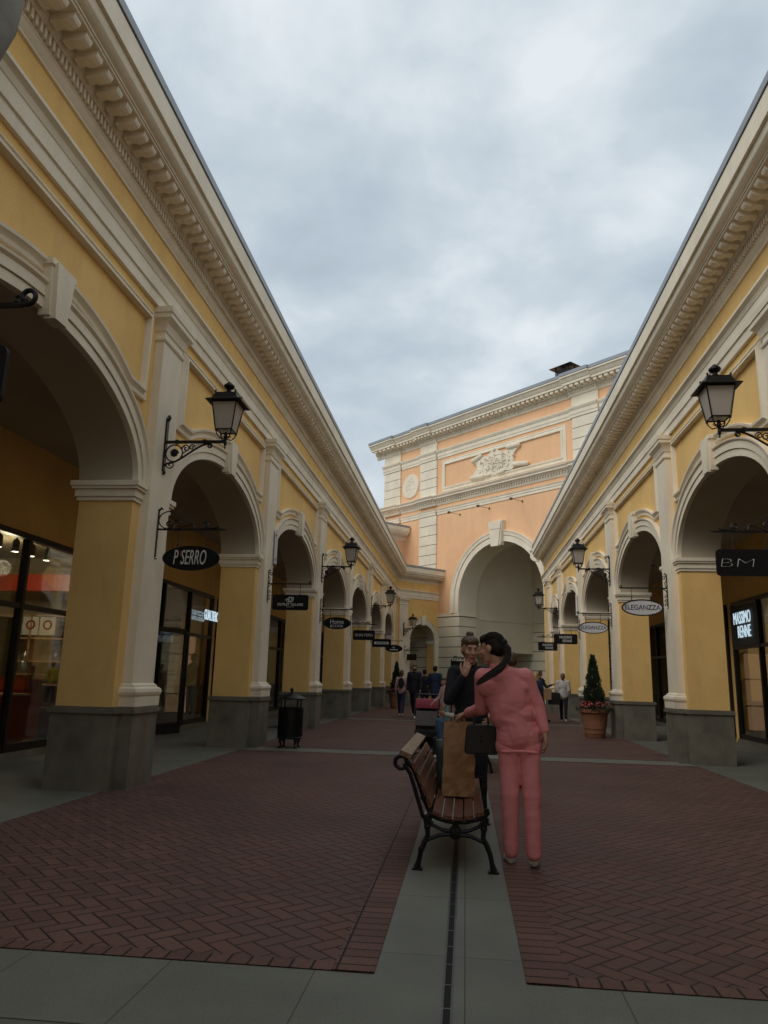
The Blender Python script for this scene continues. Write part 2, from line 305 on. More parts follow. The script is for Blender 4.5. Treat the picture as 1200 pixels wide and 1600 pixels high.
def ell(bm,c,r,rot=None,seg=16,rg=10):
    c=Vector(c); rows=[]
    top=None
    def tr(v): 
        v=Vector((v[0]*r[0],v[1]*r[1],v[2]*r[2])); 
        if rot: v=rot@v
        return c+v
    T=bm.verts.new(tr((0,0,1))); B=bm.verts.new(tr((0,0,-1)))
    for i in range(1,rg):
        th=PI*i/rg; rows.append([bm.verts.new(tr((math.sin(th)*math.cos(2*PI*k/seg),math.sin(th)*math.sin(2*PI*k/seg),math.cos(th)))) for k in range(seg)])
    for k in range(seg):
        bm.faces.new([T,rows[0][k],rows[0][(k+1)%seg]]); bm.faces.new([B,rows[-1][(k+1)%seg],rows[-1][k]])
        for i in range(len(rows)-1): bm.faces.new([rows[i][k],rows[i+1][k],rows[i+1][(k+1)%seg],rows[i][(k+1)%seg]])
def caps(bm,p0,r0,p1,r1,seg=12):
    p0=Vector(p0);p1=Vector(p1); d=(p1-p0); L=d.length
    if L<1e-6: ell(bm,p0,(r0,)*3,None,seg,8); return
    t=d.normalized(); pts=[];rs=[]
    for i in range(5): a=PI/2*(1-i/4)*.98; pts.append(p0-t*r0*math.sin(a)); rs.append(max(.0005,r0*math.cos(a)))
    for i in range(1,5): a=PI/2*i/4*.98; pts.append(p1+t*r1*math.sin(a)); rs.append(max(.0005,r1*math.cos(a)))
    pts.insert(5,p1); rs.insert(5,r1)
    tube(bm,pts,rs,seg)
ROOT={}
def thing(name,label,cat,loc=(0,0,0),group=None,rz=0):
    o=bpy.data.objects.new(name,None); COL.objects.link(o); o.location=loc; o.rotation_euler=(0,0,rz); o.empty_display_size=.2
    o['label']=label; o['category']=cat
    if group: o['group']=group
    return o
def finish(bm,name,mat,smooth=False,sub=None):
    bmesh.ops.recalc_face_normals(bm,faces=bm.faces)
    me=bpy.data.meshes.new(name); bm.to_mesh(me); bm.free()
    if mat is not None: me.materials.append(mat)
    if smooth:
        me.shade_smooth()
        if smooth!='all': 
            try: me.set_sharp_from_angle(angle=R(40 if smooth is True else smooth))
            except Exception: pass
    return me
def part(name,bm,mat,parent=None,smooth=False,world=False):
    """bm in world coords when world=True, else local to its thing"""
    if world and parent is not None:
        rt=parent; 
        while rt.parent: rt=rt.parent
        inv=(Matrix.Translation(rt.location)@Matrix.Rotation(rt.rotation_euler.z,4,'Z')).inverted(); bmesh.ops.transform(bm,matrix=inv,verts=bm.verts)
    me=finish(bm,name,mat,smooth); o=bpy.data.objects.new(name,me); COL.objects.link(o)
    if parent is not None: o.parent=parent
    return o
def structure(name,bm,mat,kind='structure'):
    o=part(name,bm,mat); o['kind']=kind; return o
def copy_tree(o,parent=None,loc=None,rz=None):
    c=o.copy(); COL.objects.link(c)
    if parent is not None: c.parent=parent
    if loc is not None: c.location=loc
    if rz is not None: c.rotation_euler=(0,0,rz)
    for ch in list(o.children): copy_tree(ch,c)
    return c
def text_bm(txt,size,depth=.004,sx=1,shear=0,bold=0,spacing=1):
    cu=bpy.data.curves.new('t','FONT'); cu.body=txt; cu.size=size; cu.extrude=depth; cu.align_x='CENTER'; cu.align_y='CENTER'; cu.shear=shear; cu.offset=bold; cu.resolution_u=4; cu.space_character=spacing
    o=bpy.data.objects.new('t',cu); COL.objects.link(o); dg=bpy.context.evaluated_depsgraph_get(); me=bpy.data.meshes.new_from_object(o.evaluated_get(dg))
    bm=bmesh.new(); bm.from_mesh(me); bpy.data.objects.remove(o); bpy.data.meshes.remove(me); bpy.data.curves.remove(cu)
    bmesh.ops.transform(bm,matrix=Matrix.Diagonal((sx,1,1,1)),verts=bm.verts); return bm
def remesh(bm,vox,smooth=2,noise_amp=0,noise_scale=9,seed=0):
    me=bpy.data.meshes.new('r'); bm.to_mesh(me); bm.free(); o=bpy.data.objects.new('r',me); COL.objects.link(o)
    md=o.modifiers.new('r','REMESH'); md.mode='VOXEL'; md.voxel_size=vox; md.use_smooth_shade=True
    if smooth: s=o.modifiers.new('s','SMOOTH'); s.factor=.5; s.iterations=smooth
    dg=bpy.context.evaluated_depsgraph_get(); m2=bpy.data.meshes.new_from_object(o.evaluated_get(dg)); bm=bmesh.new(); bm.from_mesh(m2)
    bpy.data.objects.remove(o); bpy.data.meshes.remove(me); bpy.data.meshes.remove(m2)
    if noise_amp:
        bm.normal_update()
        for v in bm.verts:
            q=v.co*noise_scale+Vector((seed,seed*2,0)); n=noise.fractal(Vector((q.x,q.y,q.z*.7)),1,2,3); v.co+=v.normal*noise_amp*n
    return bm
def blob(parts,vox,sm=2,amp=0,sc_=9,seed=0):
    bm=bmesh.new()
    for p in parts:
        if p[0]=='c': caps(bm,p[1],p[2],p[3],p[4],14)
        elif p[0]=='e': ell(bm,p[1],p[2],p[3] if len(p)>3 else None,16,10)
    return remesh(bm,vox,sm,amp,sc_,seed)
# ======================= ground =======================
def sheet(name,x0,x1,y0,y1,z,mat,kind='structure'):
    bm=bmesh.new(); vs=[bm.verts.new((x,y,z)) for x,y in ((x0,y0),(x1,y0),(x1,y1),(x0,y1))]; bm.faces.new(vs); return structure(name,bm,mat,kind)
sheet('ground',-400,400,-400,400,0,M['slab'])
bands=[(-8.1,-7.4),(3.14,3.84),(13.98,14.7),(25.3,25.95),(36.6,37.2)]
edges=[(-14.,-8.1),(-7.4,3.14-.45),(3.84,13.98),(14.7,25.3),(25.95,36.6),(37.2,43.0)]
BW=.2
for (x0,x1) in ((-4.13,-.42),(.28,3.99)):
    for y0,y1 in edges:
        sheet('brick_paving',x0+.0,x1-.0,y0,y1,.004,M['herring'])
        sheet('brick_border',x0,x1,y0,y0+BW*.55,.008,M['row_x'])
        sheet('brick_border',x0,x1,y1-BW*.55,y1,.008,M['row_x'])
        if x0<-1: sheet('brick_border',x1-BW,x1,y0,y1,.012,M['row_y'])
        else: sheet('brick_border',x0,x0+BW,y0,y1,.012,M['row_y'])
sheet('brick_paving',-1.5,3.4,43.0,45,.004,M['herring'])
for y0,y1 in bands: sheet('stone_strip',-4.1,3.95,y0+.001,y1-.001,.003,M['slab_x'])
sheet('stone_strip',-.419,.279,-14,44,.0065,M['slab_x'])
# drain: slot channel along the middle
bm=bmesh.new()
for a,b in ((-.100,-.090),(-.060,-.050)): box(bm,W,a,b,-10,44,.0,.0105)
o=structure('drain_edge',bm,M['drain'])
bm=bmesh.new(); box(bm,W,-.090,-.060,-10,44,.0,.0085); structure('drain_slot',bm,M['void'])
bm=bmesh.new()
y=-2
while y<20: box(bm,W,-.0895,-.0605,y,y+.010,.0,.0103); y+=.25
structure('drain_bars',bm,M['drain'])

# ======================= arcade profiles =======================
PITCH=5.62; P0Y=9.17; HA=2.285; SPR=3.67; BR=1.12; FT=7.13
CORN=[(0,7.10),(.03,7.10),(.035,7.12),(.055,7.14),(.085,7.19),(.10,7.20),(.10,7.215),(.07,7.215),(.07,7.325),(.15,7.325),(.155,7.34),(.18,7.36),(.20,7.40),(.20,7.44),(.44,7.44),(.44,7.43),(.47,7.43),(.47,7.455),(.49,7.455),(.49,7.475),(.51,7.48),(.545,7.495),(.575,7.525),(.59,7.565),(.595,7.61),(.595,7.62),(.64,7.62),(.64,7.90),(.0,7.90)]
METAL=[(-.05,7.902),(.60,7.902),(.60,7.918),(.66,7.918),(.66,8.025),(.645,8.03),(-.05,8.10)]
ARCHI=[(0,6.12),(.05,6.12),(.05,6.265),(.075,6.275),(.075,6.46),(.085,6.465),(.095,6.49),(.11,6.53),(.145,6.555),(.16,6.56),(.16,6.60),(.0,6.63)]
def ellipse(c,a,b,z,n=36,t0=PI,t1=0): return [(c+a*math.cos(t0+(t1-t0)*i/n),z+b*math.sin(t0+(t1-t0)*i/n)) for i in range(n+1)]
AV=[(-.02,-.02),(-.02,.05),(.10,.05),(.10,.035),(.115,.035),(.115,.07),(.235,.07),(.235,.06),(.25,.075),(.27,.10),(.30,.105),(.30,-.01)]
PM=[(-.10,-.01),(-.10,.03),(-.085,.045),(-.06,.05),(-.045,.03),(-.01,.035),(.03,.06),(.05,.085),(.095,.09),(.10,.08),(.10,-.01)]
def arch_bay(F,p0,p1,root,c=None,a=HA,panel=True,b=BR):
    AVs=[(l*.85,u) for l,u in AV]; PMs=[(l*.72,u) for l,u in PM]
    c=(p0+p1)/2 if c is None else c
    pts=[(p0,SPR),(c-a,SPR)]+ellipse(c,a,b,SPR)[1:-1]+[(c+a,SPR),(p1,SPR),(p1,FT),(p0,FT)]
    bm=bmesh.new(); ngon_ext(bm,F,pts,-.7,0); o=part('arch_wall',bm,M['yellow'],root,world=True)
    bm=bmesh.new(); path_sweep(bm,F,ellipse(c,a,b,SPR,40),AVs); part('archivolt',bm,M['trim'],o,smooth=25,world=True)
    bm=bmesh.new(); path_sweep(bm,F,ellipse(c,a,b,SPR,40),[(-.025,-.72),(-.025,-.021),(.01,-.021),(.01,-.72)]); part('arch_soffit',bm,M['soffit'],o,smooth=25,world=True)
    bm=bmesh.new(); zk=SPR+b
    ngon_ext(bm,F,[(c-.135,zk-.09),(c+.135,zk-.09),(c+.20,zk+.47),(c-.20,zk+.47)],0,.12)
    ngon_ext(bm,F,[(c-.105,zk-.115),(c+.105,zk-.115),(c+.165,zk+.44),(c-.165,zk+.44)],.05,.17)
    ngon_ext(bm,F,[(c-.225,zk+.41),(c+.225,zk+.41),(c+.23,zk+.475),(c-.23,zk+.475)],-.01,.145)
    part('keystone',bm,M['trim'],o,world=True)
    if panel:
        h=(p1-p0)/2-.60; A=a+.33; Bq=b+.405; zc=4.80; x0=A*math.sqrt(max(0,1-((zc-SPR)/Bq)**2))
        n=24; th0=math.acos(-x0/A); arc=[(c+A*math.cos(th0*(1-i/n)+ (PI-th0)*(i/n)),SPR+Bq*math.sin(th0*(1-i/n)+(PI-th0)*(i/n))) for i in range(n+1)]
        path=[(c-h,5.90),(c-h,zc),(c-min(x0+.12,h-.05),zc)]+arc+[(c+min(x0+.12,h-.05),zc),(c+h,zc),(c+h,5.90)]
        path=path[::-1]  # travel so that left = outside
        bm=bmesh.new(); path_sweep(bm,F,path,[(-l,u) for l,u in PMs],closed=True); part('panel_moulding',bm,M['trim'],o,smooth=20,world=True)
    return o
def pier(F,p,root,hw=.525,pil=True,lo=None,hi=None,z1=SPR):
    s0=p-hw if lo is None else lo; s1=p+hw if hi is None else hi
    bm=bmesh.new(); box(bm,F,s0,s1,-.70,0,.9,z1); o=part('pier',bm,M['yellow'],root,world=True)
    bm=bmesh.new(); g=.035
    box(bm,F,s0-g,s1+g,-.70-g,g,0,.865)
    if pil: box(bm,F,p-.36,p+.36,0,.19,0,.866)
    prof=[(0,.862),(.035,.866),(.05,.885),(.05,.93),(.03,.945),(0,.946)]
    # cap course
    box(bm,F,s0-g-.03,s1+g+.03,-.70-g-.03,g+.03,.865,.915); box(bm,F,s0-g-.01,s1+g+.01,-.70-g-.01,g+.01,.915,.94)
    if pil: box(bm,F,p-.39,p+.39,0,.22,.864,.917); box(bm,F,p-.37,p+.37,0,.20,.914,.942)
    part('granite_base',bm,M['granite'],o,world=True)
    # impost (three stepped courses)
    bm=bmesh.new()
    for z0,zz,e in ((3.43,3.48,.025),(3.48,3.575,.045),(3.575,3.61,.075),(3.61,3.672,.095)):
        box(bm,F,s0-e,s1+e,-.70-e,e,z0,zz)
    part('impost',bm,M['trim'],o,world=True)
    if pil: pilaster(F,p,o)
    return o
def pilaster(F,p,o,name='pilaster'):
    bm=bmesh.new()
    box(bm,F,p-.37,p+.37,-.01,.20,.942,1.055)
    # torus + shaft + capital as lofted square rings
    ring=[(.37,1.055,.19),(.385,1.075,.205),(.395,1.11,.215),(.385,1.15,.205),(.36,1.165,.18),(.345,1.175,.165),(.345,1.19,.165),(.325,1.215,.125),(.322,5.66,.12),(.345,5.675,.14),(.352,5.70,.15),(.345,5.725,.14),(.322,5.735,.12),(.322,5.80,.12),(.34,5.815,.14),(.345,5.85,.145),(.365,5.91,.17),(.40,5.955,.215),(.42,5.97,.235),(.42,6.03,.235),(.44,6.04,.25),(.45,6.115,.255)]
    vs=[[bm.verts.new(F.P(p+sx*h,uu,z)) for sx,uu in ((-1,-.01),(-1,u),(1,u),(1,-.01))] for h,z,u in ring]
    for i in range(len(vs)-1):
        for k in range(4): bm.faces.new([vs[i][k],vs[i][(k+1)%4],vs[i+1][(k+1)%4],vs[i+1][k]])
    bm.faces.new(vs[0]); bm.faces.new(vs[-1])
    return part(name,bm,M['trim'],o,smooth=20,world=True)
def modillions(bm,F,s0,s1,n,k=1.,z=0,w=.118,u0=.20,u1=.455,zb=7.35,zt=7.445):
    st=(s1-s0)/n
    for i in range(n):
        c=s0+(i+.5)*st
        h=zt-zb; prof=[(u0,zt),(u1,zt),(u1,zt-.022),(u1-.012,zt-.024),(u1-.012,zb+.45*h),(u1-.03,zb+.2*h),(u1-.07,zb),(u1-.12,zb-.01),(u1-.17,zb+.12*h),(u0+.04,zb+.05*h),(u0,zb-.05*h)]
        extrude(bm,F,prof,c-w/2,c+w/2)
def dentils(bm,F,s0,s1,n,u0=.069,u1=.142,z0=7.218,z1=7.33,fr=.5):
    st=(s1-s0)/n
    for i in range(n):
        c=s0+(i+.5)*st; box(bm,F,c-st*fr/2,c+st*fr/2,u0,u1,z0,z1)
def cornice(F,s0,s1,root,m0=0,m1=0):
    bm=bmesh.new(); extrude(bm,F,CORN,s0,s1,m0,m1); o=part('cornice',bm,M['trim'],root,smooth=22,world=True)
    a=s0+max(0,m0)*.45; b=s1+min(0,m1)*.45
    bm=bmesh.new(); modillions(bm,F,a,b,max(1,round((b-a)/.2248))); part('modillion_row',bm,M['trim'],o,world=True)
    bm=bmesh.new(); dentils(bm,F,a,b,max(1,round((b-a)/.0749))); part('dentil_row',bm,M['trim'],o,world=True)
    bm=bmesh.new(); extrude(bm,F,METAL,s0,s1,m0,m1); part('metal_roof_edge',bm,M['zinc'],o,world=True)
    return o
def shopfront(F,p0,p1,root,ub=-2.88):
    """one bay of glazing on the inner wall"""
    bm=bmesh.new()
    a,b=p0+.25,p1-.25
    box(bm,F,a,b,ub-.06,ub+.06,3.38,3.47)          # head
    box(bm,F,a,b,ub-.05,ub+.05,.10,.22)            # bottom rail
    box(bm,F,a,b,ub-.04,ub+.055,2.28,2.36)         # transom
    n=3; st=(b-a)/n
    for i in range(n+1): x=a+i*st; box(bm,F,x-.035,x+.035,ub-.055,ub+.065,.10,3.40)
    o=part('shopfront',bm,M['darkframe'],root,world=True)
    bm=bmesh.new(); box(bm,F,a,b,ub-.008,ub+.004,.2,3.4); part('glass',bm,M['glass'],o,world=True)
    bm=bmesh.new(); box(bm,F,a-.0,b+.0,ub-.10,ub+.12,0,.10); part('sill',bm,M['granite'],o,world=True)
    return o
def arcade(F,root,k0,k1,s_start,s_end,last=None):
    """k range of pilasters ; interior"""
    ps=[P0Y+PITCH*k for k in range(k0,k1+1)]
    piers=[]; F0=F
    o0=pier(F,ps[0],root)
    for i,p in enumerate(ps[1:],1): copy_tree(o0,root,loc=(0,PITCH*i,0))
    b0=arch_bay(F,ps[0],ps[1],root)
    for i in range(1,len(ps)-1): copy_tree(b0,root,loc=(0,PITCH*i,0))
    s0=shopfront(F,ps[0],ps[1],root)
    for i in range(1,len(ps)-1): copy_tree(s0,root,loc=(0,PITCH*i,0))
    # inner wall above shopfronts and between
    bm=bmesh.new(); box(bm,F,s_start,s_end,-3.05,-2.90,3.47,4.99)
    for p in ps: box(bm,F,p-.25,p+.25,-3.05,-2.895,0,3.47)
    part('inner_wall',bm,M['yellow'],root,world=True)
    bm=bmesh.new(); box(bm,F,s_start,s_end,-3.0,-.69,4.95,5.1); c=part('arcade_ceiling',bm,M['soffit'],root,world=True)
    bm=bmesh.new(); lathe(bm,F.P(ps[0]+PITCH/2+.3,-1.7,4.90),[(.10,.052),(.13,.045),(.135,0.03),(.10,.025)],18); d=part('downlight',bm,M['drain'],c,world=True)
    for i in range(1,len(ps)-1): copy_tree(d,c,loc=(0,PITCH*i,0))
    bm=bmesh.new()
    box(bm,F,s_start,s_end,-7.0,-6.8,0,5); box(bm,F,s_start,s_end,-7.0,-3.06,3.65,3.8)
    for p in ps: box(bm,F,p-.08,p+.08,-6.8,-3.06,0,3.65)
    part('shop_interior_walls',bm,M['shopwall'],root,world=True)
    bm=bmesh.new(); box(bm,F,s_start,s_end,-6.8,-3.06,.01,.09); part('shop_floor',bm,M['shopfloor'],root,world=True)
    bm=bmesh.new(); extrude(bm,F,ARCHI,s_start,s_end,0,(last or 0)); part('architrave',bm,M['trim'],root,smooth=20,world=True)
    bm=bmesh.new(); box(bm,F,s_start,s_end,-7.0,-.02,7.8,7.86); part('roof',bm,M['zinc'],root,world=True)
    return ps
T22=math.tan(R(22.5))
FL=Fr((-4.12,0,0),(0,1,0),(1,0,0)); FRt=Fr((3.98,0,0),(0,1,0),(-1,0,0))
# ---------------- left building ----------------
LB=thing('arcade_building','yellow two-storey-high arcade building with white mouldings on the left side of the street','building',(-4.12,0,0))
CY=44.3
psL=arcade(FL,LB,-2,6,-4.9,CY,last=0)
arch_end=0
bm=bmesh.new(); box(bm,FL,psL[-1],CY,-.7,0,SPR,FT); box(bm,FL,-4.9,psL[0],-.7,0,0,FT); part('corner_wall',bm,M['yellow'],LB,world=True)
bm=bmesh.new(); box(bm,FL,psL[-1]+.52,CY,-.7,-.002,.0,SPR); part('corner_pier',bm,M['yellow'],LB,world=True)
cornice(FL,-4.9,CY,LB,0,-T22)
# bent wing of the left building
FB=Fr((-4.12,CY,0),(Q,Q,0),(Q,-Q,0)); BL=3.47
arch_c=2.13
bm=bmesh.new(); c=arch_c; a=1.02
ngon_ext(bm,FB,[(0,0),(c-a,0),(c-a,SPR)]+ellipse(c,a,.98,SPR,30)[1:-1]+[(c+a,SPR),(c+a,0),(BL,0),(BL,FT),(0,FT)],-.7,0)
ow=part('end_wall',bm,M['yellow'],LB,world=True)
bm=bmesh.new(); path_sweep(bm,FB,[(c-a,1.0)]+ellipse(c,a,.98,SPR,36)+[(c+a,1.0)],[(l*.9,u) for l,u in AV]); part('archivolt',bm,M['trim'],ow,smooth=25,world=True)
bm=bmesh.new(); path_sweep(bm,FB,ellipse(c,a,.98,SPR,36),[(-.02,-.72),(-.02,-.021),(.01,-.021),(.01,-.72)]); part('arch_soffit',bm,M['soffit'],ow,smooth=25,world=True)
bm=bmesh.new(); ngon_ext(bm,FB,[(c-.12,4.55),(c+.12,4.55),(c+.19,5.14),(c-.19,5.14)],0,.15); part('keystone',bm,M['trim'],ow,world=True)
bm=bmesh.new(); 
for x0,x1 in ((c-a-.06,c-a+.03),(c+a-.03,c+a+.06)): box(bm,FB,x0-.2 if x0<c else x0,x1+(.2 if x0>c else 0),-.74,.06,3.46,3.66)
part('impost',bm,M['trim'],ow,world=True)
bm=bmesh.new(); box(bm,FB,.12,c-a-.001,-.7,.05,0,.93); box(bm,FB,c+a+.001,BL,-.7,.05,0,.93); box(bm,FB,.16,.94,0,.2,0,.92); part('granite_base',bm,M['granite'],ow,world=True)
pilaster(FB,.55,ow)
bm=bmesh.new(); extrude(bm,FB,ARCHI,0,BL,T22,0); part('architrave',bm,M['trim'],LB,smooth=20,world=True)
cornice(FB,0,BL,LB,T22,.0)
bm=bmesh.new(); extrude(bm,FB,[(-6,7.8),(-.02,7.8),(-.02,7.86),(-6,7.86)],-3,BL,0,0); part('roof',bm,M['zinc'],LB,world=True)
# room behind the bent arch
bm=bmesh.new(); box(bm,FB,-.6,4.6,-4.6,-4.4,0,5); box(bm,FB,-.8,-.6,-4.4,-.7,0,5); box(bm,FB,4.6,4.8,-4.4,-.7,0,5); box(bm,FB,-.8,4.8,-4.6,-.7,5,5.15); part('entrance_hall_walls',bm,M['shopdark'],LB,world=True)
bm=bmesh.new(); box(bm,FB,.2,4.2,-3.0,-2.9,3.0,3.6); box(bm,FB,.2,4.2,-3.0,-2.9,2.55,2.62)
for x in (.2,1.35,2.5,3.6): box(bm,FB,x,x+.07,-3,-2.9,0,3.4)
part('hall_screen',bm,M['darkframe'],LB,world=True)
bm=bmesh.new(); box(bm,FB,1.2,3.8,-4.38,-4.34,2.2,3.3); part('poster',bm,M['conifer'],LB,world=True)
bm=bmesh.new(); box(bm,FB,.6,3.9,-4.1,-4.02,3.42,3.50); part('light_strip',bm,M['strip'],LB,world=True)
bm=bmesh.new()
for i in range(4): box(bm,FB,1.5+i*.45,1.75+i*.45,-4.36,-4.30,.9,1.9)
part('menu_panel',bm,M['white'],LB,world=True)
# ---------------- right building ----------------
RB=thing('arcade_building','yellow arcade building with white mouldings on the right side of the street','building',(3.98,0,0))
RE=38.5
psR=arcade(FRt,RB,-2,4,-4.9,RE)
p5=35.6
pier(FRt,p5,RB,hw=.45)
arch_bay(FRt,psR[-1],p5,RB,c=(psR[-1]+.525+p5-.45)/2,a=(p5-.45-psR[-1]-.525)/2,b=1.0)
bm=bmesh.new(); box(bm,FRt,p5,RE,-.7,0,SPR,FT); box(bm,FRt,p5+.44,RE,-.7,-.003,.9,SPR+.001); part('end_wall',bm,M['yellow'],RB,world=True)
bm=bmesh.new(); box(bm,FRt,-4.9,psR[0],-.7,0,0,FT); part('near_wall',bm,M['yellow'],RB,world=True)
bm=bmesh.new(); box(bm,FRt,p5+.5,RE+.03,-.75,.035,0,.93); part('granite_base',bm,M['granite'],RB,world=True)
bm=bmesh.new(); box(bm,FRt,RE-.15,RE-.003,-7,-.71,0,7.8); part('gable_wall',bm,M['yellow'],RB,world=True)
cornice(FRt,-4.9,RE-.25,RB,0,-1)
# cornice returns obliquely across the building's end
FRe=Fr((3.98,RE-.25,0),(Q,-Q,0),(-Q,-Q,0))
bm=bmesh.new()
bm=bmesh.new(); extrude(bm,Fr((3.98,RE-.25,0),(1,0,0),(0,1,0)),CORN,0,3,-1,0); part('cornice_return',bm,M['trim'],RB,smooth=22,world=True)
bm=bmesh.new(); extrude(bm,Fr((3.98,RE-.25,0),(1,0,0),(0,1,0)),METAL,0,3,-1,0); part('metal_return',bm,M['zinc'],RB,world=True)

# ---------------- orange building ----------------
OO=Vector((-1.692,46.728,0)); FO=Fr(OO,(Q,-Q,0),(-Q,-Q,0))
OB=thing('gate_building','tall apricot building with big arched gateway, quoins and relief at the end of the street','building',tuple(OO))
AC=5.12; AA=3.28; AZ=6.0; SL=-5.5; SR=17.5; CT=17.3
bm=bmesh.new()
ngon_ext(bm,FO,[(SL,5.2),(AC-AA,5.2),(AC-AA,AZ)]+ellipse(AC,AA,AA,AZ,48)[1:-1]+[(AC+AA,AZ),(AC+AA,5.2),(SR,5.2),(SR,CT),(SL,CT)],-1.46,0)
ow=part('wall',bm,M['orange'],OB,world=True)
bm=bmesh.new(); path_sweep(bm,FO,[(AC-AA,5.3)]+ellipse(AC,AA,AA,AZ,56)+[(AC+AA,5.3)],[(-.02,-.02),(-.02,.08),(.30,.08),(.30,.05),(.34,.05),(.34,.12),(.50,.14),(.56,.18),(.62,.18),(.62,-.01)]); part('archivolt',bm,M['trim'],ow,smooth=25,world=True)
bm=bmesh.new(); path_sweep(bm,FO,[(AC-AA,5.3)]+ellipse(AC,AA,AA,AZ,56)+[(AC+AA,5.3)],[(-.03,-1.47),(-.03,-.021),(.01,-.021),(.01,-1.47)]); part('arch_soffit',bm,M['beige'],ow,smooth=25,world=True)
bm=bmesh.new(); ngon_ext(bm,FO,[(AC-.38,9.0),(AC+.38,9.0),(AC+.55,10.45),(AC-.55,10.45)],0,.30)
ngon_ext(bm,FO,[(AC-.26,8.95),(AC+.26,8.95),(AC+.42,9.93),(AC-.42,9.93)],.1,.38); ngon_ext(bm,FO,[(AC-.43,9.96),(AC+.43,9.96),(AC+.50,10.40),(AC-.50,10.40)],.1,.38)
part('keystone',bm,M['trim'],ow,world=True)
# rusticated base with jambs and string course
zs=[0,.85,1.46,2.07,2.68,3.29,3.90,4.51,5.10]
for x0,x1 in ((SL,AC-AA+.035),(AC+AA-.035,SR)):
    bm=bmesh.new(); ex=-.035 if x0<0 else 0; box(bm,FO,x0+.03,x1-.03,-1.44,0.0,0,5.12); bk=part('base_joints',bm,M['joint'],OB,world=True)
    bm=bmesh.new()
    for i in range(len(zs)-1): box(bm,FO,x0,x1,-1.47,.035,zs[i]+(.02 if i else 0),zs[i+1]-.02)
    part('rusticated_base',bm,M['beige'],bk,world=True)
bm=bmesh.new()
for x0,x1 in ((SL,AC-AA+.09),(AC+AA-.09,SR)): box(bm,FO,x0,x1,-1.50,.09,5.125,5.20); box(bm,FO,x0,x1+(-.03 if x0<0 else 0),-1.48,.06,5.20,5.30)
part('string_course',bm,M['beige'],OB,world=True)
# bands, cornices
def flat(prof,s0,s1,u=0): return extrude(bm,FO,[(a+u,z) for a,z in prof],s0,s1)
bays=[(SL-.0,-3.75,.12),(-3.75,-1.75,0),(-1.75,-.15,.12),(-.15,10.5,0),(10.5,12.3,.12),(12.3,SR,0)]
bm=bmesh.new()
for s0,s1,u in bays: flat([(-.02,11.65),(.05,11.65),(.05,11.80),(.08,11.82),(.08,11.93),(.11,11.95),(.13,12.0),(-.02,12.02)],s0,s1,u)
part('lower_band',bm,M['trim'],OB,world=True)
MC=[(-.02,12.26),(.05,12.26),(.08,12.32),(.10,12.36),(.10,12.42),(.10,12.52),(.22,12.52),(.24,12.60),(.40,12.62),(.40,12.70),(.45,12.74),(.50,12.80),(.50,12.84),(-.02,12.92)]
bm=bmesh.new()
for s0,s1,u in bays: flat(MC,s0-(.5 if s0==SL else 0),s1,u)
mc=part('middle_cornice',bm,M['trim'],OB,world=True)
for s0,s1,u in bays: bm=bmesh.new(); dentils(bm,FO,s0,s1,max(1,round((s1-s0)/.19)),.09+u,.19+u,12.42,12.52,.55); part('dentil_row',bm,M['trim'],mc,world=True)
bm=bmesh.new()
for s0,s1,u in bays: flat([(-.02,15.35),(.05,15.35),(.05,15.50),(.08,15.52),(.08,15.72),(.12,15.76),(.18,15.86),(.18,15.92),(-.02,15.97)],s0-(.12 if s0==SL else 0),s1,u)
part('upper_band',bm,M['trim'],OB,world=True)
HC=[(-.02,16.55),(.06,16.55),(.10,16.66),(.12,16.68),(.12,16.84),(.22,16.84),(.25,16.92),(.25,17.06),(.62,17.06),(.62,17.04),(.66,17.04),(.66,17.16),(.70,17.18),(.78,17.28),(.82,17.38),(.90,17.38),(.90,17.46),(-.02,17.48)]
HM=[(-.3,17.482),(.92,17.482),(.92,17.66),(-.3,17.72)]
bm=bmesh.new()
for s0,s1,u in bays: flat(HC,s0-(.8 if s0==SL else 0),s1,u)
hc=part('main_cornice',bm,M['trim'],OB,world=True)
for s0,s1,u in bays:
    bm=bmesh.new(); dentils(bm,FO,s0-(.6 if s0==SL else 0),s1,max(1,round((s1-s0)/.34)),.25+u,.60+u,16.90,17.05,.58); part('modillion_row',bm,M['trim'],hc,world=True)
    bm=bmesh.new(); dentils(bm,FO,s0,s1,max(1,round((s1-s0)/.115)),.11+u,.19+u,16.71,16.81,.55); part('dentil_row',bm,M['trim'],hc,world=True)
bm=bmesh.new()
for s0,s1,u in bays: flat(HM,s0-(.82 if s0==SL else 0),s1,u)
part('metal_roof_edge',bm,M['zinc'],hc,world=True)
# left return of the corner
FOs=Fr(FO.P(SL,0,0),(-Q*-1*-1,-Q*-1,0),(-Q,Q,0))
FOs=Fr(FO.P(SL,0,0),(Q,Q,0),(-Q,Q,0))
bm=bmesh.new()
for prof in (HC,MC): extrude(bm,FOs,prof,0,6,-.0,0)
extrude(bm,FOs,HM,0,6,0,0)
part('side_cornice',bm,M['trim'],OB,world=True)
bm=bmesh.new(); box(bm,FO,SL+.001,SR,-9,-1.46,0.,17.3) if False else None
box(bm,FO,SL+.002,SL+.25,-9,-1.461,0,17.3); box(bm,FO,SL+.25,S0R,-2.2,-1.5,0,3.1) if False else None; box(bm,FO,SL+.002,SR,-9,-.2,17.2,17.3); box(bm,FO,SL+.3,SR,-9,-8.8,0,17.2)
part('rear_walls',bm,M['orange'],OB,world=True)
